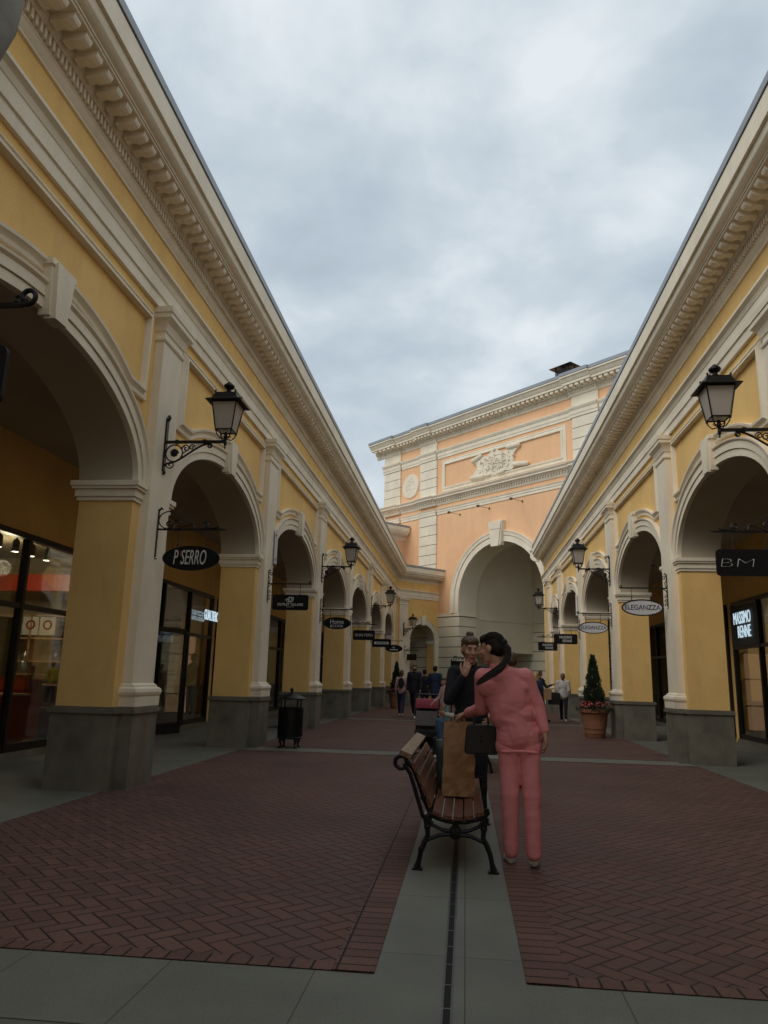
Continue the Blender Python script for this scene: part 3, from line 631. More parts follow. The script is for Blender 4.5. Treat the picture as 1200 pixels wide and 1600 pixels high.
# quoins: stacked blocks
def quoin(s0,s1,z0,z1,n,u=.12):
    bm=bmesh.new(); st=(z1-z0)/n
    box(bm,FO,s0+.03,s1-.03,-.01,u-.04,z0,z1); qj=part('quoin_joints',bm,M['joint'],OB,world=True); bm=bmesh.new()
    for i in range(n): box(bm,FO,s0,s1,-.01,u,z0+i*st+.018,z0+(i+1)*st-.018)
    part('quoins',bm,M['trim'],qj,world=True)
for s0,s1 in ((-5.52,-3.78),(-1.74,-.14),(10.6,12.3)):
    quoin(s0,s1,12.93,15.35,4); 
    bm=bmesh.new(); box(bm,FO,s0,s1,-.01,.12,15.97,16.56); part('frieze_block',bm,M['trim'],OB,world=True)
quoin(-1.74,-.14,5.30,11.65,10); quoin(10.6,12.3,5.30,11.65,10)
# panel
bm=bmesh.new(); path_sweep(bm,FO,[(.46,13.2),(.46,15.0),(9.95,15.0),(9.95,13.2)][::-1],[(-.15,-.01),(-.15,.04),(-.08,.05),(-.04,.03),(.02,.05),(.06,.10),(.15,.11),(.15,-.01)],closed=True); part('panel_moulding',bm,M['trim'],OB,world=True)
# medallion
bm=bmesh.new(); lathe(bm,FO.P(-2.76,0,14.05),[(.01,0)],8) if False else None
cc=FO.P(-2.76,0,14.02); n=36
def disc(bm,r,u0,u1):
    a=[bm.verts.new(FO.P(-2.76+r*math.cos(2*PI*k/n),u0,14.02+r*math.sin(2*PI*k/n))) for k in range(n)]; b=[bm.verts.new(FO.P(-2.76+r*math.cos(2*PI*k/n),u1,14.02+r*math.sin(2*PI*k/n))) for k in range(n)]
    for k in range(n): bm.faces.new([a[k],a[(k+1)%n],b[(k+1)%n],b[k]])
    bm.faces.new(a); bm.faces.new(b)
disc(bm,.84,-.01,.06); disc(bm,.80,.05,.10); disc(bm,.68,.06,.075)
rot=Matrix(((Q,-Q*1,0),(-Q,-Q,0),(0,0,1)))
rnd=random.Random(3)
for k in range(26):
    a=rnd.uniform(0,2*PI); r=rnd.uniform(.05,.55); ell(bm,FO.P(-2.76+r*math.cos(a),.09,14.02+r*math.sin(a)),(.10,.04,.05),Matrix.Rotation(R(-45),3,'Z')@Matrix.Rotation(rnd.uniform(0,3),3,'Y'),8,6)
part('medallion',bm,M['trim'],OB,smooth=30,world=True)
# cartouche relief: scrolled shield
bm=bmesh.new(); cx,cz=4.95,14.05
RZ=Matrix.Rotation(R(-45),3,'Z')
sh=[(-1.35,-.55),(-.9,-.72),(-.45,-.62),(0,-.78),(.45,-.62),(.9,-.72),(1.3,-.5),(1.05,-.15),(1.05,.25),(1.45,.72),(.9,.62),(.45,.55),(.15,.80),(-.15,.80),(-.45,.55),(-.95,.6),(-1.2,.30),(-1.0,0)]
ngon_ext(bm,FO,[(cx+a*1.38,cz+b*.98) for a,b in sh],-.01,.14)
ell(bm,FO.P(cx,.10,cz),(1.15,.10,.50),RZ,24,14)
rim=[FO.P(cx+1.02*math.cos(2*PI*k/24),.20,cz+.50*math.sin(2*PI*k/24)) for k in range(25)]; pass
for a,b,dx_,dz_ in ((1.35,.70,-.65,-.0),(1.15,-.45,.75,-.1),(-1.25,.45,.5,.18),(-1.35,-.62,.75,-.05),(.0,.80,.0,.0),(.5,-.66,-.35,-.05),(-.5,-.66,.3,.0)):
    p0=FO.P(cx+a*1.38,.16,cz+b); p1=FO.P(cx+a*1.38+dx_*1.2,.16,cz+b+dz_); caps(bm,p0,.15 if abs(dx_)>.4 else .11,p1,.13 if abs(dx_)>.4 else .08,10)
for k in range(130):
    a=rnd.uniform(0,2*PI); r=rnd.uniform(.0,1.0); ell(bm,FO.P(cx+r*1.7*math.cos(a),.22-.08*r,cz+r*.6*math.sin(a)),(rnd.uniform(.06,.15),.06,rnd.uniform(.025,.05)),RZ@Matrix.Rotation(rnd.uniform(0,3),3,'Y'),8,6)
part('cartouche',bm,M['trim'],OB,smooth=30,world=True)
# recess behind the arch
S0=AC-AA-.12
bm=bmesh.new(); box(bm,FO,S0-.3,S0,-6.93,-1.475,3.12,13); box(bm,FO,S0-3,S0+.0,-7.05,-1.475,13,13.1); box(bm,FO,S0,SR-1,-7.0,-1.475,11.6,11.75); part('gateway_side_wall',bm,M['beige'],OB,world=True)
bm=bmesh.new(); box(bm,FO,S0-.02,S0+.05,-6.93,-1.49,5.02,5.13); box(bm,FO,S0-4,SR-1,-6.96,-6.85,5.10,5.20); part('gateway_string_course',bm,M['beige'],OB,world=True)
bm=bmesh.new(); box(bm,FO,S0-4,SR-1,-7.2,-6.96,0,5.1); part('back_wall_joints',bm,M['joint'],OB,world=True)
bm=bmesh.new(); box(bm,FO,S0-4,SR-1,-7.2,-6.94,5.1,11.6)
for i in range(len(zs)-1): box(bm,FO,S0-4,SR-1,-6.97,-6.91,zs[i]+.02,zs[i+1]-.02)
part('gateway_back_wall',bm,M['beige'],OB,world=True)
bm=bmesh.new(); box(bm,FO,S0-4,S0-.302,-6.93,-1.475,3.13,3.3); box(bm,FO,S0-4.2,S0-4.0,-6.93,-1.475,0,3.3); box(bm,FO,S0-4.0,S0-.3,-1.6,-1.485,0,3.13); part('passage_ceiling',bm,M['beige'],OB,world=True)
# yellow wing beside the apricot building (only its cornice rises above the arcade)
WG=thing('side_wing','low apricot wing with a dentil cornice between the left arcade and the tall apricot building','building',tuple(FO.P(-3.2,0,0)))
FWg=Fr(FO.P(-3.35,0,0),(-Q,-Q,0),(Q,-Q,0))
# wing runs towards the camera-left, its face looks right
bm=bmesh.new(); box(bm,FWg,.0,7,-2.0,0,7.9,10.45); part('wall',bm,M['orange'],WG,world=True)
bm=bmesh.new(); extrude(bm,FWg,[(u,z-7.10+10.35) for u,z in [(a*1.0,b) for a,b in CORN]],0.1,7); wc=part('cornice',bm,M['trim'],WG,world=True)
bm=bmesh.new(); modillions(bm,FWg,.1,7,30,u0=.2,u1=.445,zb=7.36-7.1+10.35,zt=7.445-7.1+10.35); part('modillion_row',bm,M['trim'],wc,world=True)
bm=bmesh.new(); extrude(bm,FWg,[(u,z-7.10+10.35) for u,z in METAL],0.1,7); part('metal_roof_edge',bm,M['zinc'],wc,world=True)
# roof vent
rv=thing('roof_vent','dark metal vent cowl standing on the roof edge of the apricot building','vent',tuple(FO.P(9.6,-.9,17.68)))
bm=bmesh.new(); 
for i,j in ((-1,-1),(1,-1),(1,1),(-1,1)): frustum(bm,FO,9.5+i*.42,-.9+j*.32,17.65,18.92,.03,.03)
part('legs',bm,M['iron'],rv,world=True)
bm=bmesh.new(); frustum(bm,FO,9.5,-.9,17.7,18.75,.38,.38,.28,.28); part('shaft',bm,M['iron'],rv,world=True)
bm=bmesh.new(); frustum(bm,FO,9.5,-.9,18.90,19.05,.78,.35,.55,.2); part('cowl',bm,M['iron'],rv,world=True)
# the added shading block behind the camera follows the floodlights
# three arm floodlights
for k,(s,z) in enumerate(((1.94,11.36),(4.4,11.36),(6.95,11.36))):
    t=thing('floodlight',['rusty arm floodlight on the apricot wall, leftmost of the three above the big arch','rusty arm floodlight on the apricot wall, middle one right above the keystone','rusty arm floodlight on the apricot wall, rightmost of the three above the big arch'][k],'floodlight',tuple(FO.P(s,0,z)),'floodlights above the big arch')
    bm=bmesh.new(); tube(bm,[FO.P(s,0,z),FO.P(s+.02,.95,z-.02)],.013,6); box(bm,FO,s-.04,s+.04,-.01,.04,z-.06,z+.06); part('arm',bm,M['rust'],t,world=True)
    bm=bmesh.new(); frustum(bm,FO,s+.02,1.0,z-.09,z+.04,.06,.08,.04,.06); part('lamp_head',bm,M['rust'],t,world=True)
# unseen block added behind the camera to shade the near ground and piers
# ----
RR=thing('added_shade_block','unseen yellow block added behind the viewer to shade the near end of the street','building',(0,-17,0))
bm=bmesh.new(); c=0; a=2.0
ngon_ext(bm,Fr((0,-17,0),(1,0,0),(0,1,0)),[(-12,0),(-a,0),(-a,3.6)]+ellipse(0,a,1.2,3.6,24)[1:-1]+[(a,3.6),(a,0),(12,0),(12,8.4),(-12,8.4)],-.7,0); part('wall',bm,M['yellow'],RR,world=True)
bm=bmesh.new(); extrude(bm,Fr((0,-17,1.2),(1,0,0),(0,1,0)),CORN,-12,12); part('cornice',bm,M['trim'],RR,world=True)
bm=bmesh.new(); box(bm,W,-12,12,-22,-17.7,8.2,8.4); box(bm,W,-12,12,-22,-21.8,0,8.2); part('roof',bm,M['zinc'],RR,world=True)

# rounded stone corbel carried by the nearest part of the left front
bm=bmesh.new(); extrude(bm,FL,[(0,5.45),(.25,5.50),(.45,5.65),(.58,5.85),(.65,6.15),(.68,6.5),(.68,7.0),(0,7.0)],3.55,4.50); bmesh.ops.bevel(bm,geom=[e for e in bm.edges],offset=.05,segments=3,affect='EDGES'); part('corbel',bm,M['granite'],LB,smooth=40,world=True)
# ======================= wall lanterns =======================
def spiral(c,r0,r1,a0,turns,n=22,plane='xz'):
    pts=[]
    for i in range(n+1):
        t=i/n; a=a0+turns*2*PI*t; r=r0+(r1-r0)*t; pts.append(Vector((c[0]+r*math.cos(a),c[1],c[2]+r*math.sin(a))))
    return pts
def make_lantern(label,group):
    t=thing('wall_lantern',label,'wall lamp',(0,0,0),group)
    # local: x outwards from wall, z=0 is the arm height
    bm=bmesh.new()
    box(bm,W,-.0,.022,-.035,.035,-.40,.33); tube(bm,[(.02,0,.30),(.04,0,.345),(.02,0,.37)],.022,6); tube(bm,[(.012,0,-.38),(.03,0,-.42),(.012,0,-.45)],.018,6)
    box(bm,W,.02,.83,-.016,.016,-.018,.018)
    for x in (.17,.55): box(bm,W,x-.02,x+.02,-.022,.022,-.026,.028)
    part('wall_bracket',bm,M['iron'],t)
    bm=bmesh.new()
    # big S sweep under the arm
    sw=[Vector((.02,0,-.33))]
    for i in range(15):
        u=i/14; sw.append(Vector((.04+.60*u,0,-.30+.28*(u*u*(3-2*u))-.02*math.sin(PI*u)*0)))
    tube(bm,sw,.013,6)
    tube(bm,spiral((.14,0,-.155),.115,.115,0,1.0,26),.010,6)
    tube(bm,spiral((.14,0,-.155),.055,.01,0,1.5,20),.014,6)
    tube(bm,spiral((.30,0,-.09),.055,.012,PI,-1.3,20),.009,6); tube(bm,spiral((.38,0,-.075),.045,.01,0,1.3,20),.008,6)
    tube(bm,spiral((.62,0,-.055),.035,.01,PI/2,-1.4,20),.011,6); tube(bm,spiral((.10,0,-.31),.06,.012,PI,1.3,20),.009,6)
    for k in range(8):
        a=k*PI/4; ell(bm,(.14+.035*math.cos(a),0,-.155+.035*math.sin(a)),(.020,.014,.020),None,8,6)
    ell(bm,(.14,0,-.155),(.022,.022,.022),None,8,6)
    tube(bm,[(.22,0,-.10),(.27,0,-.05),(.30,0,-.13),(.25,0,-.16)],.008,6)
    part('scrollwork',bm,M['iron'],t,smooth=True)
    X=.83
    bm=bmesh.new()
    lathe(bm,(X,0,0),[(.004,-.10),(.014,-.085),(.006,-.065),(.02,-.045),(.022,.0),(.016,.03),(.026,.05),(.03,.075),(.018,.10),(.012,.13)],10)
    for i,j in ((1,1),(1,-1),(-1,1),(-1,-1)):
        tube(bm,[(X,0,.035),(X+i*.06,j*.06,.035),(X+i*.095,j*.095,.09),(X+i*.10,j*.10,.145)],.008,6)
        tube(bm,spiral((X+i*.05,0,.065),.02,.006,0,1,10),.006,5)
    part('lantern_stem',bm,M['iron'],t,smooth=True)
    z0,z1=.145,.52; a0,a1=.105,.165
    bm=bmesh.new()
    for i,j in ((1,1),(1,-1),(-1,1),(-1,-1)): tube(bm,[(X+i*a0,j*a0,z0-.03),(X+i*a1,j*a1,z1)],.0095,4)
    for z,a in ((z0,a0),(z1-.005,a1)):
        c=[(X+a,a,z),(X-a,a,z),(X-a,-a,z),(X+a,-a,z),(X+a,a,z)]
        for p,q in zip(c,c[1:]): tube(bm,[p,q],.010,4)
    part('lantern_frame',bm,M['iron'],t)
    for nx,ny in ((1,0),(-1,0),(0,1),(0,-1)):
        bm=bmesh.new(); tx,ty=-ny,nx
        q=[]
        for (a,z) in ((a0-.002,z0+.008),(a1-.002,z1-.012)):
            for sgn in (-1,1): q.append((X+nx*a+tx*sgn*(a-.008),ny*a+ty*sgn*(a-.008),z))
        a_=[bm.verts.new(p) for p in (q[0],q[1],q[3],q[2])]; b_=[bm.verts.new(Vector(p)-Vector((nx,ny,0))*.004) for p in (q[0],q[1],q[3],q[2])]
        bm.faces.new(a_); bm.faces.new(b_[::-1])
        for k in range(4): bm.faces.new([a_[k],b_[k],b_[(k+1)%4],a_[(k+1)%4]])
        part('glass_pane',bm,M['lantern_glass'],t)
    bm=bmesh.new()
    frustum(bm,W,X,0,z1+.0,z1+.012,.235,.235); frustum(bm,W,X,0,z1+.012,z1+.045,.232,.175); frustum(bm,W,X,0,z1+.045,z1+.13,.175,.135); frustum(bm,W,X,0,z1+.13,z1+.155,.14,.06)
    for i,j in ((1,1),(1,-1),(-1,1),(-1,-1)): ell(bm,(X+i*.135,j*.135,z1+.145),(.014,.014,.022),None,8,6)
    r=part('roof',bm,M['iron'],t)
    bm=bmesh.new(); lathe(bm,(X,0,z1+.14),[(.055,0),(.06,.02),(.035,.045),(.03,.075),(.06,.09),(.075,.115),(.07,.135),(.045,.155),(.03,.17),(.012,.185)],14); part('finial',bm,M['iron'],r,smooth=True)
    bm=bmesh.new(); ell(bm,(X,0,z0+.16),(.035,.035,.06),None,10,8); lathe(bm,(X,0,z0+.01),[(.03,0),(.02,.10)],10); part('bulb',bm,M['white'],t,smooth=True)
    return t
LZ=4.36
lant=make_lantern('large black wall lantern on the left arcade above the slim oval perfume shop sign, nearest on that side','black wall lanterns on the arcade pilasters')
lant['label']='large black wall lantern on the nearest left pilaster above the slanted lettered oval sign'
lant.location=(-4.0,9.17,LZ)
ll=[(-4.0,20.41,0,'black wall lantern on the left arcade above the black oval Home and Cook sign'),
    (-4.0,31.65,0,'small black wall lantern far down the left arcade, third along its straight front'),
    (3.86,8.9,PI,'large black wall lantern at the right picture edge, nearest on the right arcade'),
    (3.86,20.41,PI,'black wall lantern on the right arcade above the farther white oval sign'),
    (3.86,31.65,PI,'small black wall lantern at the far end of the right arcade near the gateway')]
for x,y,rz,lb in ll: c=copy_tree(lant,loc=(x,y,LZ),rz=rz); c['label']=lb
pb=FB.P(.55,.12,0); c=copy_tree(lant,loc=(pb.x,pb.y,LZ-.12),rz=R(-45)); c['label']='small black wall lantern beside the arched doorway at the bend of the left arcade'
# ======================= hanging shop signs =======================
def make_sign(label,group,kind,shape,art,face='sign_black',rim=None,mir=False,w=.76,h=.32,bz=.0,name='hanging_sign'):
    """local: x outwards from wall, bar at z=0, board hangs below; art(bm adders) faces -y"""
    t=thing(name,label,'shop sign',(0,0,0),group)
    bm=bmesh.new(); box(bm,W,-.0,.014,-.02,.02,-.36,.27); tube(bm,[(.012,0,.25),(.04,0,.29),(.055,0,.265)],.012,6); tube(bm,[(.012,0,-.34),(.0,0,-.38),(.03,0,-.39)],.010,6)
    box(bm,W,.01,.90,-.011,.011,-.012,.012)
    if kind=='A': tube(bm,[(.88,0,0),(.95,0,.0)],[.011,.003],6)
    part('wall_bracket',bm,M['iron'],t)
    bm=bmesh.new()
    if kind=='A':   # triangular top scroll
        pts=[Vector((.60,0,.012)),Vector((.28,0,.185))]+[Vector((.155+.14*math.cos(a),0,.125+.115*math.sin(a))) for a in [R(60+i*15) for i in range(15)]]
        tube(bm,pts,.008,6)
        tube(bm,spiral((.16,0,.07),.055,.012,-PI/2,1.4,24),.010,6); tube(bm,spiral((.275,0,.075),.065,.012,-PI/2,-1.5,24),.010,6)
        tube(bm,[(.27,0,.012),(.38,0,.045),(.48,0,.085),(.50,0,.03)],.009,6)
        tube(bm,spiral((.645,0,.062),.05,.012,-PI/2,1.3,20),.011,6); tube(bm,[(.66,0,.012),(.80,0,.022),(.84,0,.045)],.010,6)
    else:           # arm that curls up at its tip with S curls on the wall plate
        tube(bm,[(.0,0,-.12),(.03,0,-.05),(.10,0,-.0),(.16,0,.0)],.010,6)
        tube(bm,spiral((.87,0,.03),.03,.008,-PI/2,1.1,16),.009,6)
        tube(bm,spiral((.055,0,.20),.045,.01,PI,-1.2,18),.009,6); tube(bm,[(.012,0,.16),(.05,0,.10),(.03,0,.03),(.012,0,-.02)],.008,6)
        for z in (-.16,-.24,-.31): tube(bm,spiral((.045,0,z),.032,.008,PI/2,1.2,14),.007,5)
    part('scrollwork',bm,M['iron'],t,smooth=True)
    bm=bmesh.new()
    cx=.49; cz=-.375
    for dx_ in (-.19,.19):
        bm=bmesh.new(); tube(bm,[(cx+dx_,0,-.005),(cx+dx_,0,cz+h/2*(.87 if shape=='oval' else 1.0))],.0055,6); tube(bm,spiral((cx+dx_,0,cz+h/2+.01),.012,.012,0,1,8),.004,5); part('hanger_rod',bm,M['iron'],t)
    bm=bmesh.new()
    if shape=='oval': pts=[(cx+w/2*math.cos(2*PI*k/40),cz+h/2*math.sin(2*PI*k/40)) for k in range(40)]
    else:
        r=.045; pts=[]
        for qx,qz,a in ((1,1,0),(-1,1,PI/2),(-1,-1,PI),(1,-1,1.5*PI)):
            for k in range(5): aa=a+k*PI/8; pts.append((cx+qx*(w/2-r)+r*math.cos(aa),cz+qz*(h/2-r)+r*math.sin(aa)))
    ngon_ext(bm,W,pts,-.012,.012); b=part('board',bm,M[face],t)
    if rim:
        bm=bmesh.new(); path_sweep(bm,W,pts,[(-.004,-.02),(-.004,.02),(.016,.02),(.016,-.02)],closed=True); part('rim',bm,M[rim],b)
        if shape=='oval': pass
    for nm,abm,mat,tx,tz in art:
        # text bm lies in xy plane -> put in xz plane facing -y
        s=-1 if mir else 1
        bmesh.ops.transform(abm,matrix=Matrix(((s,0,0,cx+s*tx),(0,0,-1*-1 if False else s*-1*-1*0,0),(0,1,0,cz+tz),(0,0,0,1))) if False else Matrix.Translation((cx+s*tx,-.014*1.0 if not mir else .014,cz+tz))@(Matrix.Rotation(PI,4,'Z') if mir else Matrix.Identity(4))@Matrix.Rotation(PI/2,4,'X'),verts=abm.verts)
        part(nm,abm,M[mat],b)
    return t
def T(txt,size,mat='letter',tx=0,tz=0,**k): return ('lettering',text_bm(txt,size,.003,**k),mat,tx,tz)
def emblem(r=.05,n=2):
    bm=bmesh.new()
    for dx_,sh in ((-.4,.35),(.25,.35),(0,-.3)):
        pts=[Vector((r*dx_+r*.8*math.cos(a)+sh*r*math.sin(a),r*.85*math.sin(a),0)) for a in [2*PI*i/18 for i in range(19)]]
        tube(bm,pts,r*.10,4)
    tube(bm,[(-r*1.9,-r*.3,0),(-r*1.1,r*.35,0),(-r*.3,-r*.2,0)],r*.10,4)
    return bm
def bar(w,h):
    bm=bmesh.new(); box(bm,W,-w/2,w/2,-h/2,h/2,-.003,.003); return bm
GS='hanging signs on the left arcade'; GR='hanging signs on the right arcade'
SZ=3.17
s=make_sign('black oval hanging sign reading P SERRO in thin slanted silver letters',GS,'A','oval',[T("P",.27,tx=-.205,tz=-.0,sx=.42,shear=.18),T("'",.24,'letter_red',tx=-.15,tz=-.01,sx=.7,shear=.18),T("SERRO",.27,tx=.035,tz=0,sx=.42,shear=.18)]); s.location=(-4.0,9.17,SZ)
def OV(): return [('emblem',emblem(.058),'letter',0,.055),T("OUTLET VILLAGE",.072,tz=-.045,bold=.001,sx=.95),T("PULKOVO",.026,tz=-.09,spacing=1.3)]
s=make_sign('black rectangular hanging sign with a ring emblem above the words OUTLET VILLAGE',GS,'B','rect',OV(),w=.74,h=.31); s.location=(-4.0,14.79,SZ)
s=make_sign('black oval hanging sign reading Home & COOK',GS,'B','oval',[T("Home",.17,tz=.035,sx=.9),T("&COOK",.10,tz=-.08,sx=1.0)],w=.78,h=.33); s.location=(-4.0,20.41,SZ)
s=make_sign('black rectangular hanging sign reading GUALTIERO',GS,'A','rect',[T("GUALTIERO",.125,sx=.95)],w=.76,h=.34); s.location=(-4.0,26.03,SZ)
s=make_sign('small black rectangular hanging sign with a pale bar across it',GS,'B','rect',[('pale_bar',bar(.60,.10),'sign_white',0,0)]+[('dark_mark',bar(.05,.05),'sign_black',-.20+i*.07,-.0) for i in range(7)],w=.80,h=.34); s.location=(-4.0,31.65,SZ)
for ch in s.children:
    for g in ch.children:
        if g.name.startswith('dark_mark'): g.location.y-=.004
s=make_sign('small black oval hanging sign with a round emblem above a pale line',GS,'B','oval',[('emblem',emblem(.05),'letter',0,.045),('pale_bar',bar(.40,.04),'letter',0,-.06)],w=.86,h=.36); s.location=(-4.0,37.27,SZ)
p=FB.P(.62,.12,0); s=make_sign('small dark rectangular sign beside the arched doorway at the bend',GS,'A','rect',[('dim_panel',bar(.5,.2),'darkframe',0,0)],w=.62,h=.36,face='darkframe'); s.location=(p.x,p.y,SZ-.2); s.rotation_euler=(0,0,R(-18))
# near sign, mostly outside the frame on the left
s=make_sign('black hanging sign bracket with a big curled tip at the left picture edge',GS,'B','rect',OV(),w=.74,h=.31); s.location=(-3.50,3.62,3.36); s.scale=(1.12,1.12,1.12)
bm=bmesh.new(); tube(bm,[(.86,0,0),(.93,0,.002)]+spiral((.925,0,.045),.043,.026,-PI/2,.95,20),.013,8); part('curled_tip',bm,M['iron'],s,smooth=True)
s=make_sign('large black rectangular sign reading BM, cut by the right picture edge',GR,'A','rect',[T("BM",.155,tx=-.17,tz=-.01,sx=2.1,shear=.1,bold=-.006)],w=.80,h=.32,mir=True); s.location=(3.86,9.17,SZ); s.rotation_euler=(0,0,PI)
s=make_sign('large white oval hanging sign with black rim reading ELEGANZZA, nearer of the two',GR,'B','oval',[T("ELEGANZZA",.135,'letter_dark',sx=.88,bold=.0)],face='sign_white',rim='iron',mir=True,w=.76,h=.31); s.location=(3.86,14.79,SZ); s.rotation_euler=(0,0,PI)
s=make_sign('smaller white oval hanging sign with black rim reading ELEGANZZA, farther of the two',GR,'B','oval',[T("ELEGANZZA",.135,'letter_dark',sx=.88)],face='sign_white',rim='iron',mir=True,w=.76,h=.31); s.location=(3.86,20.41,SZ); s.rotation_euler=(0,0,PI)
def MR(): return [T("MASSIMO",.125,tx=0,tz=.055,sx=.8,bold=.001),T("RENNE",.125,tx=.05,tz=-.065,sx=.8,bold=.001)]
s=make_sign('larger black rectangular hanging sign reading MASSIMO RENNE',GR,'B','rect',MR(),mir=True,w=.78,h=.34); s.location=(3.86,26.03,SZ); s.rotation_euler=(0,0,PI)
s=make_sign('smaller black rectangular hanging sign reading MASSIMO RENNE, farthest on the right',GR,'A','rect',MR(),mir=True,w=.78,h=.34); s.location=(3.86,31.65,SZ); s.rotation_euler=(0,0,PI)
# white banner panels standing out edge-on from the pilasters
def banner(label,loc,rz):
    t=thing('wall_banner',label,'banner',loc,'white banner boxes on the pilasters',rz)
    bm=bmesh.new(); box(bm,W,.05,.45,-.03,.03,-.0,.72); part('panel',bm,M['sign_white'],t)
    bm=bmesh.new(); tube(bm,[(-.0,0,.60),(.06,0,.60)],.012,6); tube(bm,[(0,0,.1),(.06,0,.1)],.012,6); tube(bm,spiral((.03,0,-.06),.04,.01,0,1.3,14),.008,5); part('bracket',bm,M['iron'],t)
banner('white banner box standing out from the second left pilaster, seen edge-on',(-3.93,15.0,3.62),R(104))
banner('white banner box standing out from a right pilaster beyond the white oval signs',(3.80,26.25,3.62),R(82))
# ======================= litter bin =======================
bx,by=-3.37,14.72
t=thing('litter_bin','black cast iron litter bin with a domed lid on claw feet beside the left arcade','litter bin',(bx,by,0))
bm=bmesh.new(); lathe(bm,(0,0,0),[(.225,.17),(.245,.175),(.25,.20),(.235,.215),(.235,.72),(.245,.73),(.245,.75),(.22,.752),(.21,.60)],28)
for k in range(28): a=2*PI*k/28; box(bm,Fr((.236*math.cos(a),.236*math.sin(a),0),(-math.sin(a),math.cos(a),0),(math.cos(a),math.sin(a),0)),-.012,.012,-.004,.006,.22,.715)
part('body',bm,M['iron'],t)
for k in range(4):
    a=R(45+90*k); c,s_=math.cos(a),math.sin(a); bm=bmesh.new()
    tube(bm,[(c*.19,s_*.19,.18),(c*.215,s_*.215,.13),(c*.19,s_*.19,.07),(c*.20,s_*.20,.03),(c*.215,s_*.215,.0)],[.04,.03,.018,.024,.045],10); part('foot',bm,M['iron'],t,smooth=True)
    bm=bmesh.new(); tube(bm,[(c*.225,s_*.225,.74),(c*.23,s_*.23,.92)],.014,8); part('lid_post',bm,M['iron'],t)
bm=bmesh.new(); lathe(bm,(0,0,0),[(.26,.905),(.285,.91),(.285,.925),(.24,.95),(.16,.985),(.08,1.01),(.03,1.02),(.022,1.05),(.035,1.07),(.038,1.09),(.022,1.11),(.008,1.13)],28); part('lid',bm,M['iron'],t,smooth=True)
# ======================= planters =======================
def planter(label,loc,sc_,seed):
    rnd=random.Random(seed); t=thing('planter',label,'planter',loc,'terracotta planters with clipped conifers')
    bm=bmesh.new(); lathe(bm,(0,0,0),[(.24,0),(.25,.02),(.255,.10),(.27,.11),(.265,.13),(.275,.22),(.29,.235),(.285,.25),(.32,.50),(.335,.60),(.365,.61),(.385,.63),(.385,.70),(.36,.715),(.33,.70),(.32,.62)],32); part('pot',bm,M['terracotta'],t,smooth=35)
    bm=bmesh.new(); lathe(bm,(0,0,0),[(.325,.60),(.32,.66),(.05,.67)],20); part('soil',bm,M['soil'],t)
    # conifer: trunk + dense upward sprays
    bm=bmesh.new(); tube(bm,[(0,0,.62),(0.01,0,1.2),(0,0.01,2.0)],[.03,.022,.006],8); tr=part('trunk',bm,M['hair_brown'],t)
    bm=bmesh.new(); H0,H1=.82,2.04
    for i in range(2600):
        u=rnd.random()**1.25; z=H0+(H1-H0)*u; rad=.265*(1-u)**.85*(1+.18*math.sin(z*17+3*rnd.random()))+.012; a=rnd.uniform(0,2*PI); rr=rad*(.35+.65*rnd.random()**.5)*(1.08 if rnd.random()<.15 else 1)
        p=Vector((rr*math.cos(a),rr*math.sin(a),z)); d=Vector((math.cos(a)*.7,math.sin(a)*.7,1.0+rnd.random())).normalized(); sd_=d.cross(Vector((rnd.uniform(-1,1),rnd.uniform(-1,1),rnd.uniform(-1,1)))).normalized(); L=rnd.uniform(.045,.10); w_=rnd.uniform(.012,.022)
        q=[bm.verts.new(p-d*L*.3),bm.verts.new(p+sd_*w_+d*L*.3),bm.verts.new(p+d*L),bm.verts.new(p-sd_*w_+d*L*.3)]; bm.faces.new(q)
    part('foliage',bm,M['conifer'],t)
    bm=bmesh.new()
    for i in range(1100):
        a=rnd.uniform(0,2*PI); r=.10+.34*rnd.random()**.6; z=.70+.16*rnd.random()*(1.1-r)-max(0,r-.36)*1.1*rnd.random(); p=Vector((r*math.cos(a),r*math.sin(a),z)); d=Vector((math.cos(a)+rnd.uniform(-.6,.6),math.sin(a)+rnd.uniform(-.6,.6),rnd.uniform(-.1,1))).normalized(); s2=d.orthogonal().normalized(); L=rnd.uniform(.03,.06); w_=L*.38
        bm.faces.new([bm.verts.new(p),bm.verts.new(p+d*L*.5+s2*w_),bm.verts.new(p+d*L),bm.verts.new(p+d*L*.5-s2*w_)])
    part('bedding_leaves',bm,M['leaf'],t)
    for nm,mt_,cnt in (('flowers','flower',150),('flowers','flower_pink',70)):
        bm=bmesh.new()
        for i in range(cnt):
            a=rnd.uniform(0,2*PI); r=.16+.29*rnd.random()**.7; z=.74+.17*rnd.random()*(1.15-r)-max(0,r-.38)*.8*rnd.random(); c=Vector((r*math.cos(a),r*math.sin(a),z+.03)); nrm=Vector((math.cos(a)*.6,math.sin(a)*.6,.8)).normalized(); o1=nrm.orthogonal().normalized(); o2=nrm.cross(o1)
            for k in range(5):
                b=2*PI*k/5+rnd.random(); d=(o1*math.cos(b)+o2*math.sin(b)); e=(o1*-math.sin(b)+o2*math.cos(b)); L=.022
                bm.faces.new([bm.verts.new(c),bm.verts.new(c+d*L*.6+e*L*.5+nrm*.004),bm.verts.new(c+d*L+nrm*.002),bm.verts.new(c+d*L*.6-e*L*.5+nrm*.004)])
        part(nm,bm,M[mt_],t)
    t.scale=(sc_,)*3; return t
planter('terracotta planter with a conifer and red flowers in front of the right arcade',(3.30,20.3,0),1.0,4)
planter('small dark terracotta planter with a conifer at the far end of the left arcade',(-3.2,35.6,0),1.02,9)
